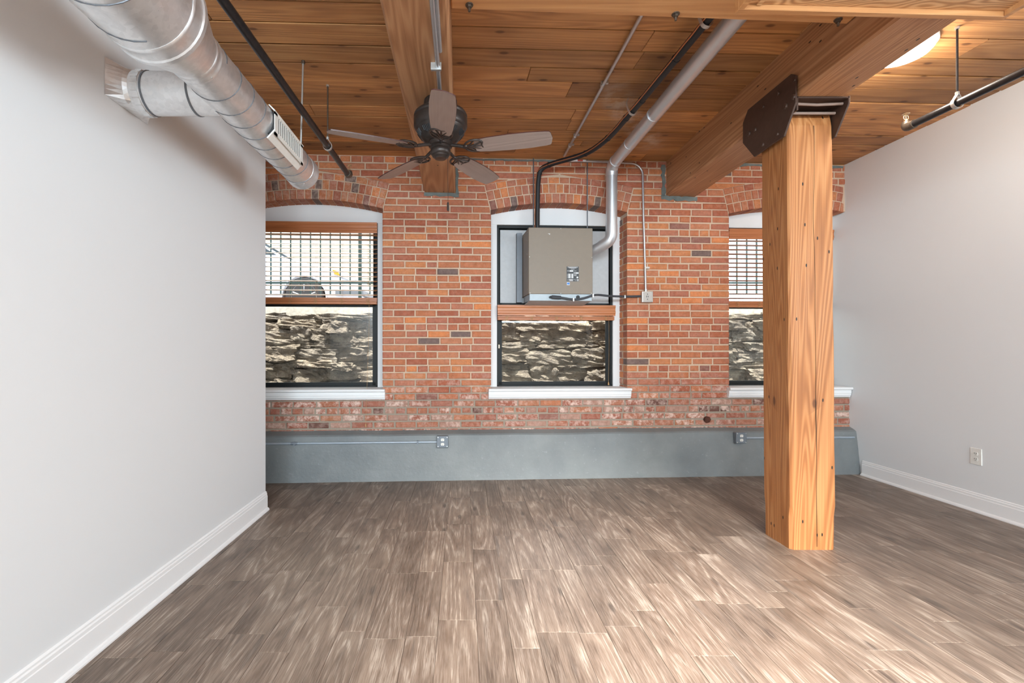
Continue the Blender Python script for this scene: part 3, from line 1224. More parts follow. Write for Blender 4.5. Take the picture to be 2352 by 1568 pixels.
# square post, slightly worn, leaning a touch
pt = thing('timber_post', (2.17, 3.12, 0), 'square orange timber post standing on the plank floor', 'post')
mb = MB()
N = 40
vv, ff = [], []
px0, px1, py0, py1 = 2.030, 2.312, 2.985, 3.255
prng = random.Random(4)
for k in range(N + 1):
    t = k / N
    z = 2.690 * t
    lx = -0.022 * t
    taper = 0.0 if t < 0.97 else (t - 0.97) * 0.5
    ring = []
    cs = [(px0, py0), (px1, py0), (px1, py1), (px0, py1)]
    for q, (cx_, cy_) in enumerate(cs):
        sx = 1 if cx_ == px0 else -1
        sy = 1 if cy_ == py0 else -1
        ch = 0.010 + 0.016 * max(0, noise.noise((q * 7.3, z * 2.3, 1.0))) + (0.010 if z < 0.25 else 0)
        jx = noise.noise((q * 3.1 + 2, z * 3.0, 0.2)) * 0.003
        a = (cx_ + lx + jx + sx * taper, cy_ + sy * ch + jx)
        b = (cx_ + lx + sx * ch + jx, cy_ + jx + sy * taper)
        ring += ([a, b] if q in (0, 2) else [b, a])
    vv += [(p[0], p[1], z) for p in ring]
for k in range(N):
    for q in range(8):
        q2 = (q + 1) % 8
        ff.append((k * 8 + q, k * 8 + q2, (k + 1) * 8 + q2, (k + 1) * 8 + q))
ff += [tuple(range(7, -1, -1)), tuple(N * 8 + q for q in range(8))]
mb.add(vv, ff)
mb.build('shaft', 'post', pt)
mb = MB()
zz = 0.0
pts = []
for k in range(46):
    z = 0.02 + 2.6 * k / 45
    pts.append((2.190 + 0.012 * noise.noise((0, z * 2.2, 5)) - 0.022 * z / 2.69, py0 - 0.0004 + 0.0006, z))
wdt = [0.0008 + 0.0016 * max(0, noise.noise((z[2] * 1.9, 3, 3))) for z in pts]
vv = [(p[0] - w, py0 - 0.0012, p[2]) for p, w in zip(pts, wdt)] + [(p[0] + w, py0 - 0.0012, p[2]) for p, w in zip(pts, wdt)]
n_ = len(pts)
vv += [(q[0], py0 + 0.004, q[2]) for q in vv]
ff = []
for k in range(n_ - 1):
    ff += [(k, k + 1, n_ + k + 1, n_ + k), (2 * n_ + k, 2 * n_ + k + 1, k + 1, k), (n_ + k, n_ + k + 1, 3 * n_ + k + 1, 3 * n_ + k)]
mb.add(vv, ff).build('drying_crack', 'darkgap', pt)

# steel saddle between post and beam
sb = thing('steel_saddle', (2.17, 3.11, 2.53), 'dark brown bolted steel saddle plates joining post and ceiling beam', 'bracket')


def oct_plate(x0, x1, ztop):
    z = lambda q: HC + q
    P = [(2.85, z(1.44)), (2.955, z(1.285)), (3.255, z(1.278)), (3.385, z(1.425)), (3.385, z(min(1.565, ztop))), (3.325, z(ztop)), (2.89, z(ztop)), (2.85, z(ztop - 0.03))]
    return MB().prism(P, x0, x1, 'yz')


oct_plate(1.964, 1.976, 1.630).build('side_plate', 'plate', sb, bevel=0.0015)
P = [(2.87, 2.70), (2.975, 2.545), (3.255, 2.545), (3.37, 2.70), (3.37, 2.745), (2.87, 2.745)]
MB().prism(P, 2.292, 2.303, 'yz').build('side_plate', 'plate', sb, bevel=0.0015)
MB().prism([(1.985, 2.732), (2.303, 2.732), (2.303, 2.742), (1.985, 2.742)], 2.87, 3.37, 'xz').build('seat_plate', 'plate', sb, bevel=0.002)
MB().prism([(1.985, 2.66), (1.995, 2.66), (1.995, 2.742), (1.985, 2.742)], 2.87, 3.37, 'xz').build('side_plate', 'plate', sb)
MB().tube([(1.97, 2.905, 2.715), (2.13, 2.905, 2.708), (2.285, 2.905, 2.715)], 0.0085, 10).build('tie_rod', 'plateedge', sb, smooth=True)
MB().tube([(1.97, 2.952, 2.680), (2.275, 2.952, 2.680)], 0.0085, 10).build('tie_rod', 'plateedge', sb, smooth=True)
bolts = [(1826, 184, .012), (1788, 215, .013), (1823, 223, .017), (1805, 244, .018), (1754, 245, .011), (1735, 298, .015), (1721, 307, .017), (1787, 308, .010), (1753, 332, .013)]
for bx, by, br in bolts:
    Y = 1.964 * FPX / (bx - 1062)
    z = HC + (796 - by) * Y / FPX
    MB().lathe([(br, 0.0), (br, -0.004), (br * 0.75, -0.009), (0.0, -0.010)], (1.964, Y, z), 8, 'x').build('bolt', 'plate', sb)

# ------------------------------------------------------------------ heater in the middle window
un = thing('heating_unit', (1.0, -0.05, 1.66), 'taupe boxy heating unit hung in the middle window', 'heater', WM)
Lw = WM.inverted()


def wl_(x, y, z):
    return Lw @ Vector((x, y, z))


uA, uB = 0.616, 1.228            # left and right faces in wall coordinates
dF, dB = -0.155, 0.26            # front and back
zT, zB_ = 2.378, 1.752
MB().box(uA, uB, dF, dF + 0.33, zB_, zT).build('cabinet', 'unit', un, bevel=0.004)
MB().box(uA + 0.004, uB - 0.004, dF + 0.33, dB + 0.03, zB_ + 0.0, zT - 0.02).build('rear_sleeve', 'unit', un)
MB().box(uA + 0.012, uB - 0.006, dF + 0.010, dF + 0.32, zB_ - 0.060, zB_ + 0.001).build('lower_strip', 'strip', un)
mb = MB().prism([(dF + 0.006, zB_ - 0.062), (dF + 0.34, zB_ - 0.090), (dF + 0.34, zB_ - 0.08), (dF + 0.006, zB_ - 0.055)], uA + 0.010, uB - 0.008, 'yz')
mb.build('drip_pan', 'strip', un)
MB().box(uA - 0.02, uB - 0.02, 0.19, dB + 0.02, zB_ - 0.098, zB_ - 0.078).build('wood_support', 'blind', un)
# sleeve flange and panels filling the sash opening
c1 = win[1][1]
MB().box(c1 - 0.56, c1 + 0.56, 0.222, 0.232, 1.70, 2.44).build('filler_panel', 'panelgrey', win[1][0])
MB().box(uA - 0.058, uA - 0.004, 0.165, 0.221, 1.70, 2.40).build('flange', 'greysteel', un)
for s_ in (-1, 0, 1):
    MB().lathe([(0.004, 0), (0.003, -0.003)], (uA + 0.306 + s_ * 0.292, dF, 1.76 if s_ else 1.757), 8, 'y').build('screw', 'zinc', un)
for uu, z in ((uA + 0.008, 2.10), (uB - 0.008, 2.10), (uA + 0.306, zT - 0.008)):
    MB().lathe([(0.004, 0), (0.003, -0.003)], (uu, dF, z), 8, 'y').build('screw', 'zinc', un)
for z in (2.34, 2.28, 2.26, 2.14, 2.0, 1.9, 1.8):
    MB().lathe([(0.003, 0), (0.002, -0.003)], (uA, dF + 0.04 + 0.03 * (int(z * 100) % 3), z), 6, 'x').build('screw', 'zinc', un)
# rating plate
lu0, lz1 = uA + 0.362, 2.013
lw, lh = 0.117, 0.141
rp = MB().box(lu0, lu0 + lw, dF - 0.0012, dF + 0.001, lz1 - lh, lz1).build('rating_plate', 'label', un)
mb = MB()


def lab(a, b, c, d):
    mb.box(lu0 + lw * a, lu0 + lw * b, dF - 0.0018, dF - 0.001, lz1 - lh * d, lz1 - lh * c)


lab(.08, .92, .03, .06); lab(.2, .8, .085, .11); lab(.35, .65, .17, .19)
lab(.24, .54, .25, .35); lab(.06, .2, .27, .285); lab(.06, .2, .31, .325); lab(.58, .8, .29, .305)
lab(.70, .98, .39, .48); lab(.58, .66, .40, .47)
for k in range(6):
    lab(.14, .32, .49 + k * .05, .53 + k * .05)
    lab(.38, .55, .49 + k * .05, .53 + k * .05)
    lab(.04, .10, .505 + k * .05, .52 + k * .05)
lab(.60, .85, .53, .545); lab(.60, .80, .57, .585); lab(.60, .8, .61, .625)
lab(.04, .16, .86, .87); lab(.18, .52, .85, .89); lab(.56, .80, .86, .87); lab(.84, .98, .85, .89)
lab(.04, .18, .945, .955); lab(.22, .52, .93, .97); lab(.66, .80, .945, .955); lab(.84, .98, .93, .97)
mb.lathe([(0.009, 0), (0.009, -0.001)], (lu0 + lw * .88, dF - 0.001, lz1 - lh * .73), 14, 'y')
mb.build('label_print', 'labelwhite', rp)
stq = MB().box(lu0 + 0.002, lu0 + 0.030, dF - 0.0012, dF + 0.001, lz1 - lh - 0.035, lz1 - lh - 0.007).build('sticker', 'labelwhite', un)
MB().box(lu0 + 0.004, lu0 + 0.028, dF - 0.0018, dF - 0.0008, lz1 - lh - 0.030, lz1 - lh - 0.011).build('sticker_print', 'labelblue', stq)
MB().box(uA + 0.185, uA + 0.193, dF - 0.001, dF, 2.318, 2.322).box(uA + 0.197, uA + 0.204, dF - 0.001, dF, 2.312, 2.323).build('paint_chip', 'labelwhite', un)
# knockout plug
MB().lathe([(0.018, 0), (0.018, -0.004)], (uA + 0.473, dF + 0.010, zB_ - 0.028), 16, 'y').build('plug', 'black', un)
# hanger rods
for X in (0.69, 1.222):
    P0 = wl_(X, 4.70, 0)
    MB().tube([(P0.x, -0.012, zT - 0.01), (P0.x, -0.012, ZC)], 0.0055, 8).build('hanger_rod', 'greysteel', un, smooth=True)

# power cable from the heater's lower strip
cable_pts = [(uA + 0.205, dF + 0.012, zB_ - 0.030), (uA + 0.215, dF - 0.022, zB_ - 0.030), (uA + 0.30, dF - 0.022, zB_ - 0.036), (uA + 0.42, dF - 0.02, zB_ - 0.052), (uA + 0.52, dF - 0.018, zB_ - 0.040),
             (uB + 0.00, dF - 0.005, zB_ - 0.012), (uB + 0.08, dF + 0.06, zB_ + 0.000), (uB + 0.2, -0.06, zB_ - 0.006), (uB + 0.36, -0.025, zB_ - 0.006), (1.748, -0.025, zB_ - 0.002)]
pcb = thing('power_cable', cable_pts[-1], 'dark grey power cable from the heater to the junction box', 'cable', WM)
o = MB().tube(smooth_path(cable_pts, 7), 0.0105, 10).build('flexible_sleeve', 'cable', pcb, smooth=True)
MB().tube([cable_pts[1], cable_pts[2]], 0.017, 12).build('cable_gland', 'cable', pcb)
for q in (3, 5, 8):
    p = Vector(cable_pts[q])
    MB().box(p.x - 0.006, p.x + 0.006, p.y - 0.013, p.y + 0.012, p.z - 0.018, p.z + 0.013).build('cable_clip', 'zinc', pcb)


def metal_box(name, frame, u, d, z, label, cat, mat='boxgrey', outlet=True, s_=0.106, dep=0.05):
    t = thing(name, (u, d, z), label, cat, frame)
    h = s_ / 2
    MB().box(u - h, u + h, d - dep, d, z - h, z + h).build('box', mat, t, bevel=0.006)
    MB().box(u - h - 0.001, u + h + 0.001, d - dep - 0.006, d - dep + 0.002, z - h - 0.001, z + h + 0.001).build('cover', mat, t, bevel=0.005, seg=2)
    f = d - dep - 0.006
    for a in (-1, 1):
        for b in (-1, 1):
            MB().lathe([(0.006, 0), (0.005, -0.003), (0, -0.0035)], (u + a * h * 0.8, f, z + b * h * 0.8), 8, 'y').build('screw', 'zinc', t)
    if outlet:
        for s in (-1, 1):
            e = [(u + 0.0165 * math.cos(q * PI / 8), z + s * 0.0205 + max(-0.0125, min(0.0125, 0.0175 * math.sin(q * PI / 8)))) for q in range(16)]
            r_ = MB().prism(e, f - 0.003, f, 'xz').build('receptacle', 'outlet', t)
            mb = MB().box(u - 0.0075, u - 0.0053, f - 0.0036, f - 0.002, z + s * 0.0205 - 0.001, z + s * 0.0205 + 0.007)
            mb.box(u + 0.0053, u + 0.0075, f - 0.0036, f - 0.002, z + s * 0.0205 - 0.001, z + s * 0.0205 + 0.007)
            mb.lathe([(0.0026, 0), (0.0026, -0.0036)], (u, f, z + s * 0.0205 - 0.0075), 8, 'y')
            mb.build('slot', 'slot', r_)
    return t


jb = metal_box('junction_box', WM, 1.808, 0.0, 1.742, 'silver junction box on the brick beside the heater', 'junction box', 'zinc', False, dep=0.042)
f_ = -0.049
MB().box(1.795, 1.799, f_ - 0.002, f_, 1.736, 1.752).box(1.811, 1.815, f_ - 0.002, f_, 1.738, 1.75).lathe([(0.004, 0), (0.004, -0.002)], (1.806, f_, 1.718), 8, 'y').lathe([(0.004, 0), (0.004, -0.002)], (1.806, f_, 1.768), 8, 'y').build('slot', 'slot', jb)

# steel conduit from the ceiling down to that box
cd = thing('steel_conduit', (1.8, -0.02, 1.80), 'thin steel conduit bending down the brick to the junction box', 'conduit', WM)
pts = [(1.02, -0.022, 3.063), (1.40, -0.022, 3.058), (1.655, -0.022, 3.050)]
pts += [Vector(p) for p in arc((1.655, -0.022, 2.935), 0.115, PI / 2, 0, 8, (1, 0, 0), (0, 0, 1))][1:]
pts += [(1.778, -0.022, 2.5), (1.792, -0.022, 2.1), (1.800, -0.022, 1.79)]
MB().tube(pts, 0.0105, 10).build('tube', 'emt', cd, smooth=True)
MB().box(1.785, 1.835, -0.034, 0.0, 2.02, 2.038).build('strap', 'zinc', cd)
MB().tube([(1.80, -0.022, 1.79), (1.80, -0.022, 1.818)], 0.015, 10).build('connector', 'zinc', cd)
MB().box(1.02, 1.20, -0.034, -0.010, 3.055, 3.072).build('label_band', 'labelwhite', cd)
MB().box(1.12, 1.17, -0.036, -0.008, 3.056, 3.071).build('red_tape', plain('red_tape', lin(190, 70, 50), 0.6), cd)

# kerb outlets and their conduits
kz = 0.362
metal_box('outlet_box', KM, -0.186, 0.048, 0.364, 'grey outlet box on the kerb below the fan', 'outlet')
metal_box('outlet_box', KM, 2.705, 0.048, 0.372, 'grey outlet box on the kerb beside the post', 'outlet')
cd = thing('steel_conduit', (-1.2, 0.03, 0.35), 'grey conduit along the kerb below the window beside the partition', 'conduit', KM)
MB().tube([(-2.6, 0.032, 0.357), (-1.5, 0.030, 0.357), (-0.24, 0.030, 0.358)], 0.0105, 10).build('tube', 'conduitpaint', cd, smooth=True)
MB().tube([(-1.59, 0.031, 0.357), (-1.53, 0.031, 0.357)], 0.0145, 10).build('coupling', 'boxgrey', cd)
for u in (-1.56, -0.42):
    MB().box(u - 0.008, u + 0.008, 0.018, 0.055, 0.338, 0.372).build('strap', 'boxgrey', cd)
cd = thing('steel_conduit', (3.3, 0.03, 0.35), 'grey conduit along the kerb behind the timber post', 'conduit', KM)
MB().tube([(2.76, 0.030, 0.366), (3.6, 0.030, 0.362), (3.88, 0.030, 0.36)], 0.0105, 10).build('tube', 'conduitpaint', cd, smooth=True)

# white wall outlet on the right wall (plate lies on the leaning wall)
oz, oy = 1.255 - 259 * 3.60 / 1110 + 0.0, 3.672
ox = xr(0.42)
ot = thing('wall_outlet', (ox, oy, 0.42), 'white double wall outlet low on the right white wall', 'outlet')
MB().box(ox - 0.006, ox + 0.004, oy - 0.041, oy + 0.041, 0.36, 0.484).build('cover_plate', 'outlet', ot, bevel=0.002)
for s in (-1, 1):
    zc_ = 0.422 + s * 0.0205
    e = [(oy + 0.0165 * math.cos(q * PI / 8), zc_ + max(-0.0125, min(0.0125, 0.0175 * math.sin(q * PI / 8)))) for q in range(16)]
    r_ = MB().prism(e, ox - 0.0085, ox - 0.005, 'yz').build('receptacle', 'outlet', ot)
    MB().box(ox - 0.0095, ox - 0.008, oy - 0.0078, oy - 0.005, zc_ - 0.001, zc_ + 0.007).box(ox - 0.0095, ox - 0.008, oy + 0.005, oy + 0.0078, zc_ - 0.001, zc_ + 0.007).box(ox - 0.0095, ox - 0.008, oy - 0.002, oy + 0.002, zc_ - 0.010, zc_ - 0.006).build('slot', 'slot', r_)

# ------------------------------------------------------------------ flue pipe, refrigerant line, ceiling conduits
fp = thing('flue_pipe', (1.41, 4.5, 2.2), 'shiny galvanised flue pipe rising from the heater and running along the ceiling', 'pipe')
X0_ = 1.402
vert = [(1.402, 4.545, 2.30), (1.404, 4.55, 2.86)]
low = [(1.25, 4.66, 2.08), (1.34, 4.59, 2.155)]
path = [Vector(p) for p in [(1.225, 4.70, 2.165), (1.30, 4.63, 2.198)]]
MB().tube(path + [Vector((1.345, 4.59, 2.224))], 0.0505, 20).build('lower_leg', 'galv2', fp, smooth=True)
el = smooth_path([(1.325, 4.61, 2.212), (1.375, 4.565, 2.247), (1.398, 4.548, 2.29), (1.402, 4.545, 2.345)], 4)
MB().tube(el, 0.054, 20).build('elbow', 'galv2', fp, smooth=True)
MB().tube([(1.402, 4.545, 2.335), (1.402, 4.545, 2.40)], 0.0545, 20).build('collar', 'galv2', fp, smooth=True)
MB().tube([(1.402, 4.545, 2.31), (1.404, 4.545, 2.88)], 0.0515, 20).build('riser', 'galv2', fp, smooth=True)
el = smooth_path([(1.404, 4.545, 2.86), (1.404, 4.535, 2.915), (1.404, 4.49, 2.95), (1.404, 4.42, 2.957)], 4)
MB().tube(el, 0.055, 20).build('elbow', 'galv2', fp, smooth=True)
MB().tube([(1.404, 4.45, 2.957), (1.420, 2.30, 2.962)], 0.0515, 24).build('run', 'galv2', fp, smooth=True)
for y in (4.33, 4.05, 3.55):
    MB().tube([(1.406, y + 0.004, 2.958), (1.406, y - 0.004, 2.958)], 0.0528, 24).build('seam', 'galv2', fp, smooth=True)

rl = thing('refrigerant_line', (0.74, 4.6, 2.4), 'black insulated line with copper wire curving along the ceiling to the heater', 'pipe')
pp = [(0.712, 4.60, 2.36), (0.715, 4.60, 2.62), (0.722, 4.595, 2.84), (0.75, 4.58, 2.935), (0.85, 4.50, 2.962), (1.09, 4.28, 2.965), (1.195, 3.97, 2.968), (1.230, 3.63, 2.972), (1.252, 3.37, 2.974), (1.285, 2.75, 2.978), (1.300, 2.45, 2.98)]
sp = smooth_path(pp, 8)
MB().tube(sp, 0.0235, 12).build('insulation', 'black', rl, smooth=True)
off = [p + Vector((-0.024, -0.008, -0.006)) + Vector((noise.noise((k * 0.31, 0, 0)) * 0.004, 0, noise.noise((k * 0.37, 4, 0)) * 0.004)) for k, p in enumerate(sp)]
MB().tube(off, 0.0045, 6).build('copper_wire', 'copper', rl, smooth=True)
for k in (20, 30, 40, 48, 56, 64, 70):
    t_ = (sp[k + 1] - sp[k - 1]).normalized()
    MB().tube([sp[k] - t_ * 0.005, sp[k] + t_ * 0.005], 0.0265, 12).build('tie', 'black', rl)
for k in (60, 76):
    t_ = (sp[min(k + 1, len(sp) - 1)] - sp[k - 1]).normalized()
    p = sp[k]
    hk = [p + Vector((-0.035, 0, 0.085)), p + Vector((-0.045, 0, 0.05)), p + Vector((-0.034, 0, 0.01)), p + Vector((-0.018, 0, -0.022)), p + Vector((0.010, 0, -0.030)), p + Vector((0.028, 0, -0.008))]
    mb = MB()
    hk = smooth_path(hk, 4)
    vv = [q + Vector((0, -0.012, 0)) for q in hk] + [q + Vector((0, 0.012, 0)) for q in hk]
    vv += [q + (q - p).normalized() * 0.003 for q in vv]
    n_ = len(hk)
    ff = []
    for q in range(n_ - 1):
        ff += [(q, q + 1, n_ + q + 1, n_ + q), (2 * n_ + q, 3 * n_ + q, 3 * n_ + q + 1, 2 * n_ + q + 1), (q, 2 * n_ + q, 2 * n_ + q + 1, q + 1), (n_ + q, n_ + q + 1, 3 * n_ + q + 1, 3 * n_ + q)]
    mb.add(vv, ff)
    mb.build('hook', 'zinc', rl, smooth=True)

cd = thing('steel_conduit', (0.968, 4.5, 3.05), 'thin steel conduit straight across the ceiling between fan and black line', 'conduit')
MB().tube([(0.963, 4.57, 3.058), (0.976, 2.35, 3.058)], 0.0115, 10).build('tube', 'emt', cd, smooth=True)
for y in (4.35, 4.15, 3.33):
    MB().tube([(0.966, y - 0.015, 3.058), (0.966, y + 0.015, 3.058)], 0.0145, 10).box(0.955, 1.005, y - 0.008, y + 0.008, 3.066, 3.082).build('strap', 'zinc', cd)

cd = thing('steel_conduit', (-0.127, 2.75, 2.72), 'shiny conduit under the timber beam leading to the ceiling fan', 'conduit')
MB().tube([(-0.127, 1.0, 2.716), (-0.128, 2.62, 2.716), (-0.130, 2.80, 2.722)], 0.012, 10).build('tube', 'emt', cd, smooth=True)
MB().tube([(-0.108, 1.0, 2.722), (-0.110, 2.40, 2.722)], 0.010, 10).build('tube', 'emt', cd, smooth=True)
MB().box(-0.165, -0.110, 2.52, 2.535, 2.70, 2.738).build('strap', 'zinc', cd)

# ------------------------------------------------------------------ sprinkler pipes


def sprinkler(x, y0, y1, z, rods, label, hx=0.0, head_off=0.0):
    t = thing('sprinkler_pipe', (x, y1, z), label, 'sprinkler pipe')
    MB().tube([(x + hx, y0, z), (x, y1, z)], 0.0215, 16).build('pipe', 'iron', t, smooth=True)
    el = smooth_path([(x, y1 - 0.03, z), (x, y1 + 0.012, z), (x + 0.004, y1 + 0.030, z + 0.012), (x + 0.004, y1 + 0.034, z + 0.040)], 4)
    MB().tube(el, [0.0265] * (len(el) - 4) + [0.026, 0.024, 0.022, 0.020], 14).build('elbow', 'ironcap', t, smooth=True)
    hx_, hy_ = x + 0.004, y1 + 0.034
    hd = MB().tube([(hx_, hy_, z + 0.038), (hx_, hy_, z + 0.054)], 0.012, 6).build('sprinkler_head', 'brass', t)
    mb = MB()
    for s in (-1, 1):
        mb.tube(smooth_path([(hx_ + s * 0.008, hy_, z + 0.052), (hx_ + s * 0.015, hy_, z + 0.066), (hx_ + s * 0.010, hy_, z + 0.080), (hx_, hy_, z + 0.086)], 3), 0.0025, 6)
    mb.tube([(hx_, hy_, z + 0.052), (hx_, hy_, z + 0.084)], 0.0028, 6)
    mb.build('frame', 'brass', hd)
    mb = MB().lathe([(0.0, 0.087), (0.020, 0.088), (0.021, 0.090), (0.0, 0.092)], (hx_, hy_, z), 16)
    mb.build('deflector', 'brass', hd)
    for (ry, mat) in rods:
        rx = x + hx * (y1 - ry) / (y1 - y0)
        MB().tube([(rx, ry, z + 0.055), (rx, ry, ZC)], 0.0055, 8).build('hanger_rod', mat, t, smooth=True)
        MB().lathe([(0.011, -0.012), (0.011, 0)], (rx, ry, ZC), 8).build('anchor', 'zinc', t)
        ring = arc((rx, ry, z), 0.0285, -PI * 0.5, PI * 0.28, 10, (1, 0, 0), (0, 0, 1))
        ring2 = arc((rx, ry, z), 0.0285, -PI * 0.5, -PI * 1.28, 10, (1, 0, 0), (0, 0, 1))
        mb = MB()
        for rr in (ring, ring2):
            rr = rr + [Vector((rx, ry, z + 0.052))]
            n_ = len(rr)
            vv = [q + Vector((0, -0.010, 0)) for q in rr] + [q + Vector((0, 0.010, 0)) for q in rr]
            vv += [Vector((q.x + (q.x - rx) * 0.09, q.y, q.z + (q.z - z) * 0.09)) for q in vv]
            ff = []
            for q in range(n_ - 1):
                ff += [(q, q + 1, n_ + q + 1, n_ + q), (2 * n_ + q, 3 * n_ + q, 3 * n_ + q + 1, 2 * n_ + q + 1), (q, 2 * n_ + q, 2 * n_ + q + 1, q + 1), (n_ + q, n_ + q + 1, 3 * n_ + q + 1, 3 * n_ + q)]
            mb.add(vv, ff)
        mb.build('hanger_clevis', 'zinc', t, smooth=True)
        MB().lathe([(0.010, 0.046), (0.010, 0.064)], (rx, ry, z), 6).build('nut', 'zinc', t)
    return t


sprinkler(-0.930, 0.2, 3.93, HC + 1.400, [(3.376, 'ironcap')], 'black sprinkler pipe beside the round air duct', hx=-0.072)
sprinkler(2.822, 0.6, 3.045, HC + 1.392, [(2.764, 'iron')], 'black sprinkler pipe along the right white wall', hx=0.07)

# ------------------------------------------------------------------ round air duct
DX, DZ = -1.052, HC + 1.142
RS, RB = 0.1016, 0.1637
dc = thing('air_duct', (DX, 3.18, DZ), 'large spiral galvanised air duct along the left white wall', 'duct')


def yl(y0, y1, r, n=40):
    return MB().tube([(DX, y0, DZ), (DX, y1, DZ)], r, n)


def spiral(y0, y1, r, pitch, per=28):
    n = int((y1 - y0) / pitch * per)
    pts = []
    for k in range(n + 1):
        a = 2 * PI * k / per
        pts.append((DX + (r + 0.0004) * math.cos(a), y0 + pitch * k / per, DZ + (r + 0.0004) * math.sin(a)))
    return MB().tube(pts, 0.0026, 5)


tb = yl(-0.2, 1.665, RB).build('large_tube', 'galv', dc, smooth=True)
spiral(0.6, 1.56, RB, 0.165).build('seam', 'greysteel', tb, smooth=True)
MB().lathe([(RB + 0.001, 1.595), (RB + 0.004, 1.60), (RB + 0.004, 1.608), (RB + 0.001, 1.613), (RB + 0.001, 1.655), (RB + 0.006, 1.66), (RB + 0.006, 1.676), (RB, 1.682)], (DX, 0, DZ), 40, 'y').build('draw_band', 'galv', dc, smooth=True)
MB().lathe([(RB - 0.001, 1.676), (RB - 0.003, 1.69), (RS + 0.004, 1.855), (RS + 0.002, 1.87)], (DX, 0, DZ), 40, 'y').build('reducer', 'galv', dc, smooth=True)
MB().lathe([(RS + 0.001, 1.862), (RS + 0.005, 1.868), (RS + 0.005, 1.878), (RS + 0.0015, 1.884), (RS + 0.0015, 1.900), (RS + 0.004, 1.905), (RS + 0.004, 1.912), (RS + 0.001, 1.918)], (DX, 0, DZ), 40, 'y').build('draw_band', 'galv', dc, smooth=True)
ts = yl(1.86, 3.172, RS).build('small_tube', 'galv', dc, smooth=True)
spiral(1.95, 3.12, RS, 0.128).build('seam', 'greysteel', ts, smooth=True)
MB().lathe([(RS + 0.001, 3.085), (RS + 0.003, 3.09), (RS + 0.003, 3.17), (RS + 0.006, 3.174), (RS + 0.006, 3.182), (RS - 0.004, 3.186), (0.0, 3.186)], (DX, 0, DZ), 40, 'y').build('end_cap', 'galv', dc, smooth=True)
for a, y in ((0.6, 3.10), (-1.2, 3.10), (1.9, 3.10), (-0.9, 1.905), (0.9, 1.905)):
    MB().lathe([(0.004, 0), (0.003, 0.004), (0, 0.005)], (DX + (RS + 0.001) * math.cos(a), y, DZ + (RS + 0.003) * math.sin(a) - 0.002), 8).build('screw', 'zinc', dc)
# branch into the wall
BY, BR = 2.185, 0.092
br = MB().tube([(DX - 0.05, BY, DZ), (-1.452, BY, DZ)], BR, 32).build('branch', 'galv', dc, smooth=True)
for xx in (-1.20, -1.40):
    MB().tube([(xx - 0.004, BY, DZ), (xx + 0.004, BY, DZ)], BR + 0.003, 32).build('bead', 'greysteel', br, smooth=True)
MB().tube([(-1.412, BY, DZ), (-1.452, BY, DZ)], BR + 0.0035, 32).build('collar', 'galv', br, smooth=True)
mb = MB()
ngr = 20
for k in range(ngr):
    a = 2 * PI * k / ngr
    mb.tube([(-1.413, BY + (BR + 0.004) * math.cos(a), DZ + (BR + 0.004) * math.sin(a)), (-1.440, BY + (BR + 0.004) * math.cos(a), DZ + (BR + 0.004) * math.sin(a))], 0.003, 5)
mb.build('crimping', 'galv', br)
# rectangular boot
n = 32
vv, ff = [], []
by0, by1, bz0, bz1 = 2.045, 2.325, DZ - 0.075, DZ + 0.085
for (xx, sq) in ((-1.447, 0.0), (-1.468, 0.25), (XL + 0.001, 1.0)):
    for k in range(n):
        a = 2 * PI * k / n
        ca, sa = math.cos(a), math.sin(a)
        q = max(abs(ca), abs(sa))
        rc = (BY + BR * ca, DZ + BR * sa)
        rs = ((by0 + by1) / 2 + (by1 - by0) / 2 * ca / q, (bz0 + bz1) / 2 + (bz1 - bz0) / 2 * sa / q)
        vv.append((xx, rc[0] + (rs[0] - rc[0]) * sq, rc[1] + (rs[1] - rc[1]) * sq))
for i in range(2):
    for k in range(n):
        k2 = (k + 1) % n
        ff.append((i * n + k, i * n + k2, (i + 1) * n + k2, (i + 1) * n + k))
MB().add(vv, ff).build('wall_boot', 'galv', br)
# register on the room side
rx = DX + RS + 0.010
ry0, ry1, rz0, rz1 = 2.425, 2.85, DZ - 0.075, DZ + 0.042
rg = MB().box(rx - 0.004, rx, ry0, ry0 + 0.035, rz0, rz1).box(rx - 0.004, rx, ry1 - 0.035, ry1, rz0, rz1).box(rx - 0.004, rx, ry0, ry1, rz1 - 0.016, rz1).box(rx - 0.004, rx, ry0, ry1, rz0, rz0 + 0.02)
rg = rg.build('register', 'outlet', dc)
nl = 14
lvm = MB().box(-0.014, 0.0, -0.0050, 0.0050, rz0 + 0.018 - DZ, rz1 - 0.014 - DZ).build('louver', 'outlet', rg, at=(0, 0, 0))
lvm.location = Vector((rx - 0.001, ry0 + 0.045, DZ)) - LOC[dc.name]
for k in range(1, nl):
    y = ry0 + 0.045 + (ry1 - ry0 - 0.09) * k / (nl - 1)
    inst(lvm.data, 'louver', rg, Vector((rx - 0.001, y, DZ)) - LOC[dc.name])
MB().box(DX + RS * 0.55, rx - 0.004, ry0 + 0.004, ry1 - 0.004, rz0 + 0.004, rz1 - 0.004).build('plenum', 'black', rg)
MB().prism([(rx - 0.002, rz0 + 0.022), (rx + 0.004, rz0 + 0.018), (rx - 0.034, rz0 - 0.024), (rx - 0.040, rz0 - 0.020)], ry0 - 0.006, ry1 + 0.006, 'xz').build('flange', 'outlet', rg)
MB().prism([(rx - 0.002, rz1 - 0.004), (rx + 0.004, rz1), (rx - 0.026, rz1 + 0.030), (rx - 0.031, rz1 + 0.027)], ry0 - 0.006, ry1 + 0.006, 'xz').build('flange', 'outlet', rg)
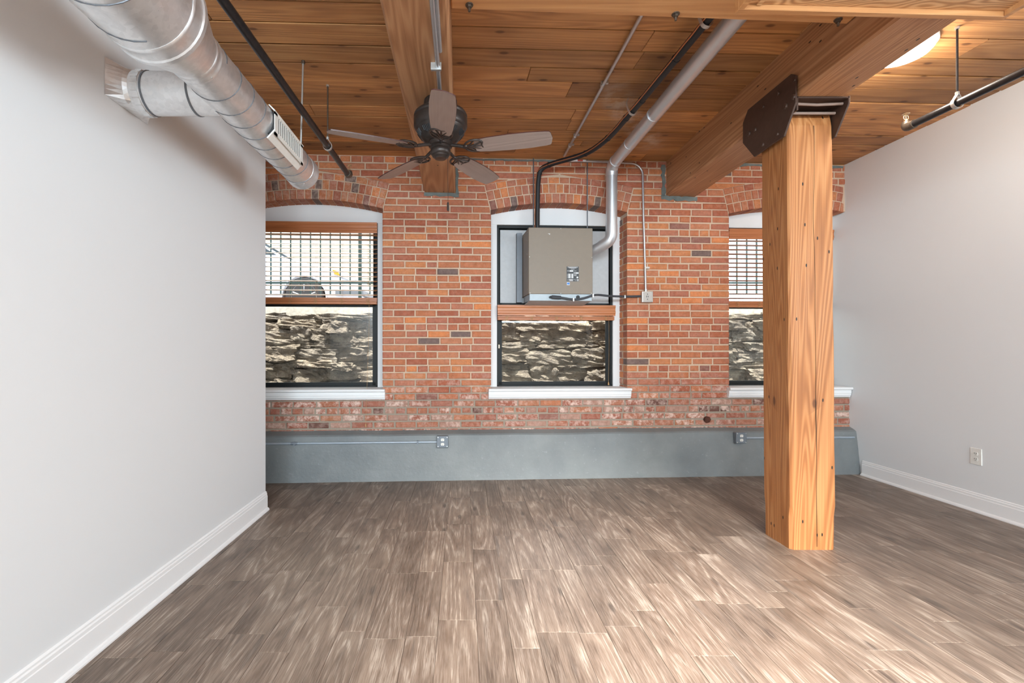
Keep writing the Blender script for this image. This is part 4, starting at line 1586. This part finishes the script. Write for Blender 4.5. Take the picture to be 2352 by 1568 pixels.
# hanger rod of the duct
MB().tube([(-1.018, 3.09, ZC), (-1.034, 3.09, DZ + RS - 0.01)], 0.0065, 8).build('hanger_rod', 'zinc', dc, smooth=True)
MB().lathe([(0.012, -0.02), (0.012, 0)], (-1.018, 3.09, ZC), 8).build('anchor', 'ironcap', dc)

# ------------------------------------------------------------------ ceiling fan
FX, FY, FZ = -0.132, 2.925, HC + 1.195
cf = thing('ceiling_fan', (FX, FY, 2.738), 'bronze five blade ceiling fan mounted under the timber beam', 'ceiling fan')
MB().lathe([(0.10, 2.738), (0.105, 2.69), (0.135, 2.675), (0.156, 2.66), (0.162, 2.645), (0.158, 2.636), (0.162, 2.628), (0.162, 2.585), (0.156, 2.572), (0.150, 2.566)], (FX, FY, 0), 40).build('motor_housing', 'bronze', cf, smooth=True)
vt = MB().lathe([(0.150, 2.568), (0.146, 2.555), (0.110, 2.505), (0.080, 2.490), (0.0, 2.488)], (FX, FY, 0), 40).build('vent_bowl', 'bronze', cf, smooth=True)
for k in range(10):
    a0 = 2 * PI * (k + 0.5) / 10
    mb = MB()
    for q in range(-2, 3):
        a = a0 + q * 0.085
        h = 0.8 - 0.12 * abs(q)
        p0 = Vector((FX + 0.143 * math.cos(a), FY + 0.143 * math.sin(a), 2.549))
        p1 = Vector((FX + (0.143 - 0.030 * h) * math.cos(a), FY + (0.143 - 0.030 * h) * math.sin(a), 2.549 - 0.041 * h))
        mb.tube([p0, p1], 0.0032, 5)
    mb.build('vent_slot', 'black', vt)
MB().lathe([(0.072, 2.492), (0.072, 2.466), (0.062, 2.462), (0.062, 2.452), (0.058, 2.448)], (FX, FY, 0), 32).build('flywheel', 'bronze', cf, smooth=True)
MB().lathe([(0.058, 2.450), (0.061, 2.446), (0.061, 2.425), (0.056, 2.415), (0.050, 2.412), (0.050, 2.404), (0.043, 2.398), (0.038, 2.396), (0.034, 2.391), (0.0, 2.388)], (FX, FY, 0), 32).build('switch_housing', 'bronze', cf, smooth=True)

# blade outline in local axes: x outward, y sideways
bo = [(0.215, -0.046), (0.235, -0.056), (0.30, -0.064), (0.42, -0.071), (0.54, -0.070), (0.628, -0.062), (0.652, -0.058), (0.660, -0.046), (0.668, 0.0), (0.660, 0.046), (0.652, 0.058), (0.628, 0.062), (0.54, 0.070), (0.42, 0.071), (0.30, 0.064), (0.235, 0.056), (0.215, 0.046), (0.208, 0.0)]
bl_m = MB().prism(bo, -0.003, 0.003, 'xy').build('blade', 'blade', cf, at=(0, 0, 0))
bl_m.data.materials.append(M['bladeedge'])
for p in bl_m.data.polygons:
    if abs(p.normal.z) < 0.5 or p.normal.z > 0.5:
        p.material_index = 1
bl_data = bl_m.data


def iron():
    mb = MB()
    # arm from the flywheel
    mb.tube(smooth_path([(0.055, 0, 0.012), (0.10, 0, 0.004), (0.145, 0, -0.008), (0.165, 0, -0.010)], 4), [0.010] * 13, 8)
    # open fan-shaped loop below the blade root
    loop = smooth_path([(0.150, 0, -0.010), (0.165, 0.038, -0.010), (0.200, 0.060, -0.009), (0.240, 0.058, -0.008), (0.262, 0.034, -0.008), (0.255, 0.0, -0.008), (0.262, -0.034, -0.008), (0.240, -0.058, -0.008), (0.200, -0.060, -0.009), (0.165, -0.038, -0.010), (0.150, 0, -0.010)], 4)
    mb.tube(loop, 0.0062, 6)
    for e in ((0.258, 0.034), (0.255, 0.0), (0.258, -0.034), (0.215, 0.056), (0.215, -0.056)):
        mb.tube(smooth_path([(0.155, 0, -0.010), ((0.155 + e[0]) / 2, e[1] * 0.35, -0.012), (e[0], e[1], -0.009)], 3), 0.0052, 6)
    mb.lathe([(0.016, -0.016), (0.018, -0.010), (0.012, -0.004)], (0.158, 0, 0), 12)
    return mb


ir_m = iron().build('blade_iron', 'bronze', cf, at=(0, 0, 0), smooth=True)
ir_data = ir_m.data
bpy.data.objects.remove(bl_m)
bpy.data.objects.remove(ir_m)
TH = -0.066
for k in range(5):
    a = -PI / 2 - TH - k * 2 * PI / 5
    pitch = Matrix.Rotation(math.radians(-13.5), 4, 'X')
    base = Matrix.Translation(Vector((FX, FY, FZ)) - LOC[cf.name]) @ Matrix.Rotation(a, 4, 'Z')
    o = inst(ir_data, 'blade_iron', cf, (0, 0, 0))
    o.matrix_local = base @ Matrix.Translation((0, 0, 0.008)) @ Matrix.Rotation(math.radians(-7), 4, 'X')
    b = inst(bl_data, 'blade', cf, (0, 0, 0))
    b.matrix_local = base @ pitch
# pull chain
ch = MB().tube([(FX + 0.045, FY - 0.03, 2.412), (FX + 0.046, FY - 0.03, 2.12)], 0.0013, 6).build('pull_chain', 'bronze', cf)
MB().lathe([(0.0015, 2.122), (0.006, 2.116), (0.007, 2.075), (0.005, 2.068), (0, 2.068)], (FX + 0.046, FY - 0.03, 0), 8).build('pendant', 'bronze', ch)

# ------------------------------------------------------------------ ceiling lamp
LX, LY = 2.665, 2.93
cl = thing('ceiling_lamp', (LX, LY, ZC), 'round white flush ceiling lamp behind the beam on the post', 'ceiling lamp')
MB().lathe([(0.165, ZC), (0.165, ZC - 0.022), (0.158, ZC - 0.028)], (LX, LY, 0), 48).build('base', 'outlet', cl, smooth=True)
prof = [(0.156, ZC - 0.026), (0.150, ZC - 0.045), (0.130, ZC - 0.066), (0.095, ZC - 0.082), (0.05, ZC - 0.090), (0.0, ZC - 0.092)]
MB().lathe(prof, (LX, LY, 0), 48).build('shade', 'lampglass', cl, smooth=True)
lo = lamp('lamp_glow', 'POINT', (LX, LY, ZC - 0.20), 17, (1.0, 0.92, 0.80), size=0.12)

# ------------------------------------------------------------------ outside: retaining wall, fence, car, house
gr = MB().box(-9, 12, 5.1, 6.95, -0.5, -0.05).build('well_ground', 'asphalt'); tag(gr, 'dusty ground of the light well outside the windows', kind='structure')
gr = MB().box(-14, 14, 7.05, 20, 1.2, 1.78).build('parking_ground', 'asphalt'); tag(gr, 'asphalt parking ground behind the stone retaining wall', kind='structure')
rw = MB().box(-5.5, 7.5, 6.72, 7.1, -0.3, 1.72).build('retaining_wall', plain('wall_core', lin(78, 72, 66), 0.95, 0, 0.3, 20))
tag(rw, 'rough fieldstone retaining wall outside the windows', 'stone wall')
srng = random.Random(5)


def stone_mesh(seed):
    r = random.Random(seed)
    bm = bmesh.new()
    bmesh.ops.create_cube(bm, size=2.0)
    bmesh.ops.subdivide_edges(bm, edges=bm.edges[:], cuts=7, use_grid_fill=True)
    off = Vector((r.uniform(0, 99), r.uniform(0, 99), r.uniform(0, 99)))
    for v_ in bm.verts:
        p = v_.co.copy()
        q = p.normalized()
        p = p * 0.74 + q * 0.36
        n_ = noise.noise(p * 1.1 + off) * 0.30 + noise.noise(p * 2.7 + off) * 0.20 + noise.noise(p * 6.0 + off) * 0.11
        v_.co = p * (1 + n_)
    me = bpy.data.meshes.new('stone')
    bm.to_mesh(me)
    bm.free()
    me.materials.append(M['stone'])
    return me


stones = [stone_mesh(s_) for s_ in range(14)]
z = -0.1
while z < 1.62:
    h = srng.uniform(0.09, 0.20)
    h = min(h, 1.70 - z)
    x = -4.6 + srng.uniform(0, 0.3)
    while x < 6.2:
        w = srng.uniform(0.20, 0.62)
        inst(srng.choice(stones), 'stone', rw, (x + w / 2, 6.74 + srng.uniform(-0.09, 0.05), z + h / 2 + srng.uniform(-0.02, 0.02)),
             (srng.uniform(-0.12, 0.12), srng.uniform(-0.10, 0.10) + (PI if srng.random() < 0.5 else 0), srng.uniform(-0.1, 0.1)), (w / 2 * 1.0, 0.16, h / 2 * 1.0))
        x += w * 0.98
    z += h * 0.93
# rough concrete cap
vv, ff = [], []
N = 130
for k in range(N + 1):
    x = -5.0 + 11.5 * k / N
    j = noise.noise((x * 2.0, 0, 7))
    j2 = noise.noise((x * 6.0, 3, 7))
    ring = [(6.66 + 0.02 * j2, 1.66 + 0.06 * j + 0.03 * j2), (6.65 + 0.015 * j2, 1.80), (6.70, 1.86 + 0.01 * j2), (7.2, 1.88), (7.2, 1.6)]
    vv += [(x, a, b) for a, b in ring]
for k in range(N):
    for q in range(5):
        q2 = (q + 1) % 5
        ff.append((k * 5 + q, (k + 1) * 5 + q, (k + 1) * 5 + q2, k * 5 + q2))
MB().add(vv, ff).build('concrete_cap', 'cap', rw)

fe = thing('iron_fence', (0, 6.85, 1.88), 'dark green iron railing on top of the stone retaining wall', 'fence')
bar = None
x = -4.4
k = 0
while x < 6.3:
    post_ = (k % 11 == 10)
    if post_:
        MB().box(x - 0.022, x + 0.022, 6.83, 6.874, 1.86, 3.25).build('fence_post', 'fence', fe)
    else:
        if bar is None:
            bar = MB().box(-0.008, 0.008, -0.008, 0.008, 0, 1.25).build('bar', 'fence', fe, at=(0, 0, 0))
            bd = bar.data
        else:
            bar = inst(bd, 'bar', fe, (0, 0, 0))
        bar.location = Vector((x, 6.85, 2.0)) - LOC[fe.name]
    x += 0.1405
    k += 1
for z in (2.16, 3.20):
    MB().box(-4.5, 6.4, 6.838, 6.862, z - 0.012, z + 0.012).build('rail', 'fence', fe)

# parked car
CY0, CY1, G = 8.25, 9.95, 1.79
cr = thing('parked_car', (-3.9, 9.1, G), 'silver car parked behind the railing outside the left window', 'car')
XF = -1.72                                  # front bumper
side = [(0.00, 0.28), (0.03, 0.55), (0.10, 0.66), (0.32, 0.76), (1.10, 0.93), (1.30, 0.98), (2.00, 1.40), (2.25, 1.46), (3.30, 1.45), (3.95, 1.10), (4.35, 1.02), (4.45, 0.75), (4.45, 0.35), (4.30, 0.22),
        (3.98, 0.22), (3.93, 0.42), (3.78, 0.60), (3.58, 0.66), (3.38, 0.60), (3.23, 0.42), (3.18, 0.20), (1.38, 0.20), (1.33, 0.42), (1.18, 0.60), (0.98, 0.66), (0.78, 0.60), (0.63, 0.42), (0.58, 0.22), (0.10, 0.22)]
poly = [(XF - a, G + b) for a, b in side]
body = MB().prism(poly, CY0, CY1, 'xz').build('body', 'carpaint', cr, bevel=0.03, seg=3, smooth=True)
for (cx_) in (0.98, 3.58):
    for s, yy in ((-1, CY0 - 0.005), (1, CY1 + 0.005)):
        wc = (XF - cx_, yy + (0.10 if s < 0 else -0.10), G + 0.33)
        wh = MB().lathe([(0.20, -0.11), (0.30, -0.11), (0.33, -0.08), (0.33, 0.08), (0.30, 0.11), (0.20, 0.11)], wc, 32, 'y').build('wheel', 'tyre', cr, smooth=True)
        MB().lathe([(0.205, -0.105), (0.215, -0.112), (0.195, -0.09), (0.19, 0.1)], wc, 32, 'y').build('rim', 'rim', wh, smooth=True)
        mb = MB()
        for q in range(5):
            a = 2 * PI * q / 5 + 0.3
            mb.tube([(wc[0], wc[1] - 0.085 * (1 if s < 0 else -1), wc[2]), (wc[0] + 0.2 * math.cos(a), wc[1] - 0.095 * (1 if s < 0 else -1), wc[2] + 0.2 * math.sin(a))], 0.022, 6)
        mb.lathe([(0.05, -0.10), (0.05, 0.10)], wc, 16, 'y')
        mb.build('spoke', 'rim', wh)
# arch trim, headlight, marker, window, bumper
for cx_ in (0.98, 3.58):
    a_ = arc((XF - cx_, CY0 - 0.004, G + 0.30), 0.385, -0.1, PI + 0.1, 24, (1, 0, 0), (0, 0, 1))
    MB().tube(a_, 0.016, 6).build('arch_lip', 'carpaint', cr, smooth=True)
MB().prism([(XF - 0.06, G + 0.64), (XF - 0.50, G + 0.78), (XF - 0.46, G + 0.70), (XF - 0.14, G + 0.57)], CY0 - 0.012, CY0 + 0.3, 'xz').build('headlight', 'headlight', cr, bevel=0.004)
MB().prism([(XF - 0.40, G + 0.752), (XF - 0.50, G + 0.782), (XF - 0.46, G + 0.70), (XF - 0.36, G + 0.67)], CY0 - 0.016, CY0 + 0.1, 'xz').build('marker_light', 'amber', cr)
MB().prism([(XF - 1.45, G + 1.03), (XF - 2.03, G + 1.37), (XF - 3.25, G + 1.40), (XF - 3.7, G + 1.08)], CY0 - 0.006, CY0 + 0.02, 'xz').build('side_window', 'carglass', cr)
MB().prism([(XF - 1.30, G + 1.02), (XF - 1.98, G + 1.43), (XF - 1.96, G + 1.37), (XF - 1.34, G + 0.99)], CY0 + 0.12, CY1 - 0.12, 'xz').build('windscreen', 'carglass', cr)
MB().box(XF - 0.45, XF + 0.03, CY0 - 0.012, CY1 + 0.01, G + 0.34, G + 0.44).build('bumper_strip', 'greysteel', cr, bevel=0.01)

# house with lap siding beyond
hs = thing('neighbour_house', (-3, 14, 1.78), 'beige clapboard house behind the parked car', 'house')
MB().box(-12, 0.55, 14.05, 15, 1.78, 9).build('wall_core', 'siding', hs)
bd = None
for k in range(30):
    z = 2.60 + 0.16 * k
    mb = MB().prism([(14.05, 0.16), (14.03, 0.165), (14.00, 0.0), (14.05, 0.0)], -12, 0.6, 'yz') if bd is None else None
    if bd is None:
        o = mb.build('siding_board', 'siding', hs, at=(0, 0, 0))
        bd = o.data
    else:
        o = inst(bd, 'siding_board', hs, (0, 0, 0))
    o.location = Vector((0, 0, z)) - LOC[hs.name]
MB().box(-12, 0.6, 13.98, 14.06, 1.78, 2.60).build('brick_base', 'housebrick', hs)
MB().box(0.5, 0.64, 13.97, 14.1, 1.78, 7.4).build('corner_board', 'trim', hs)
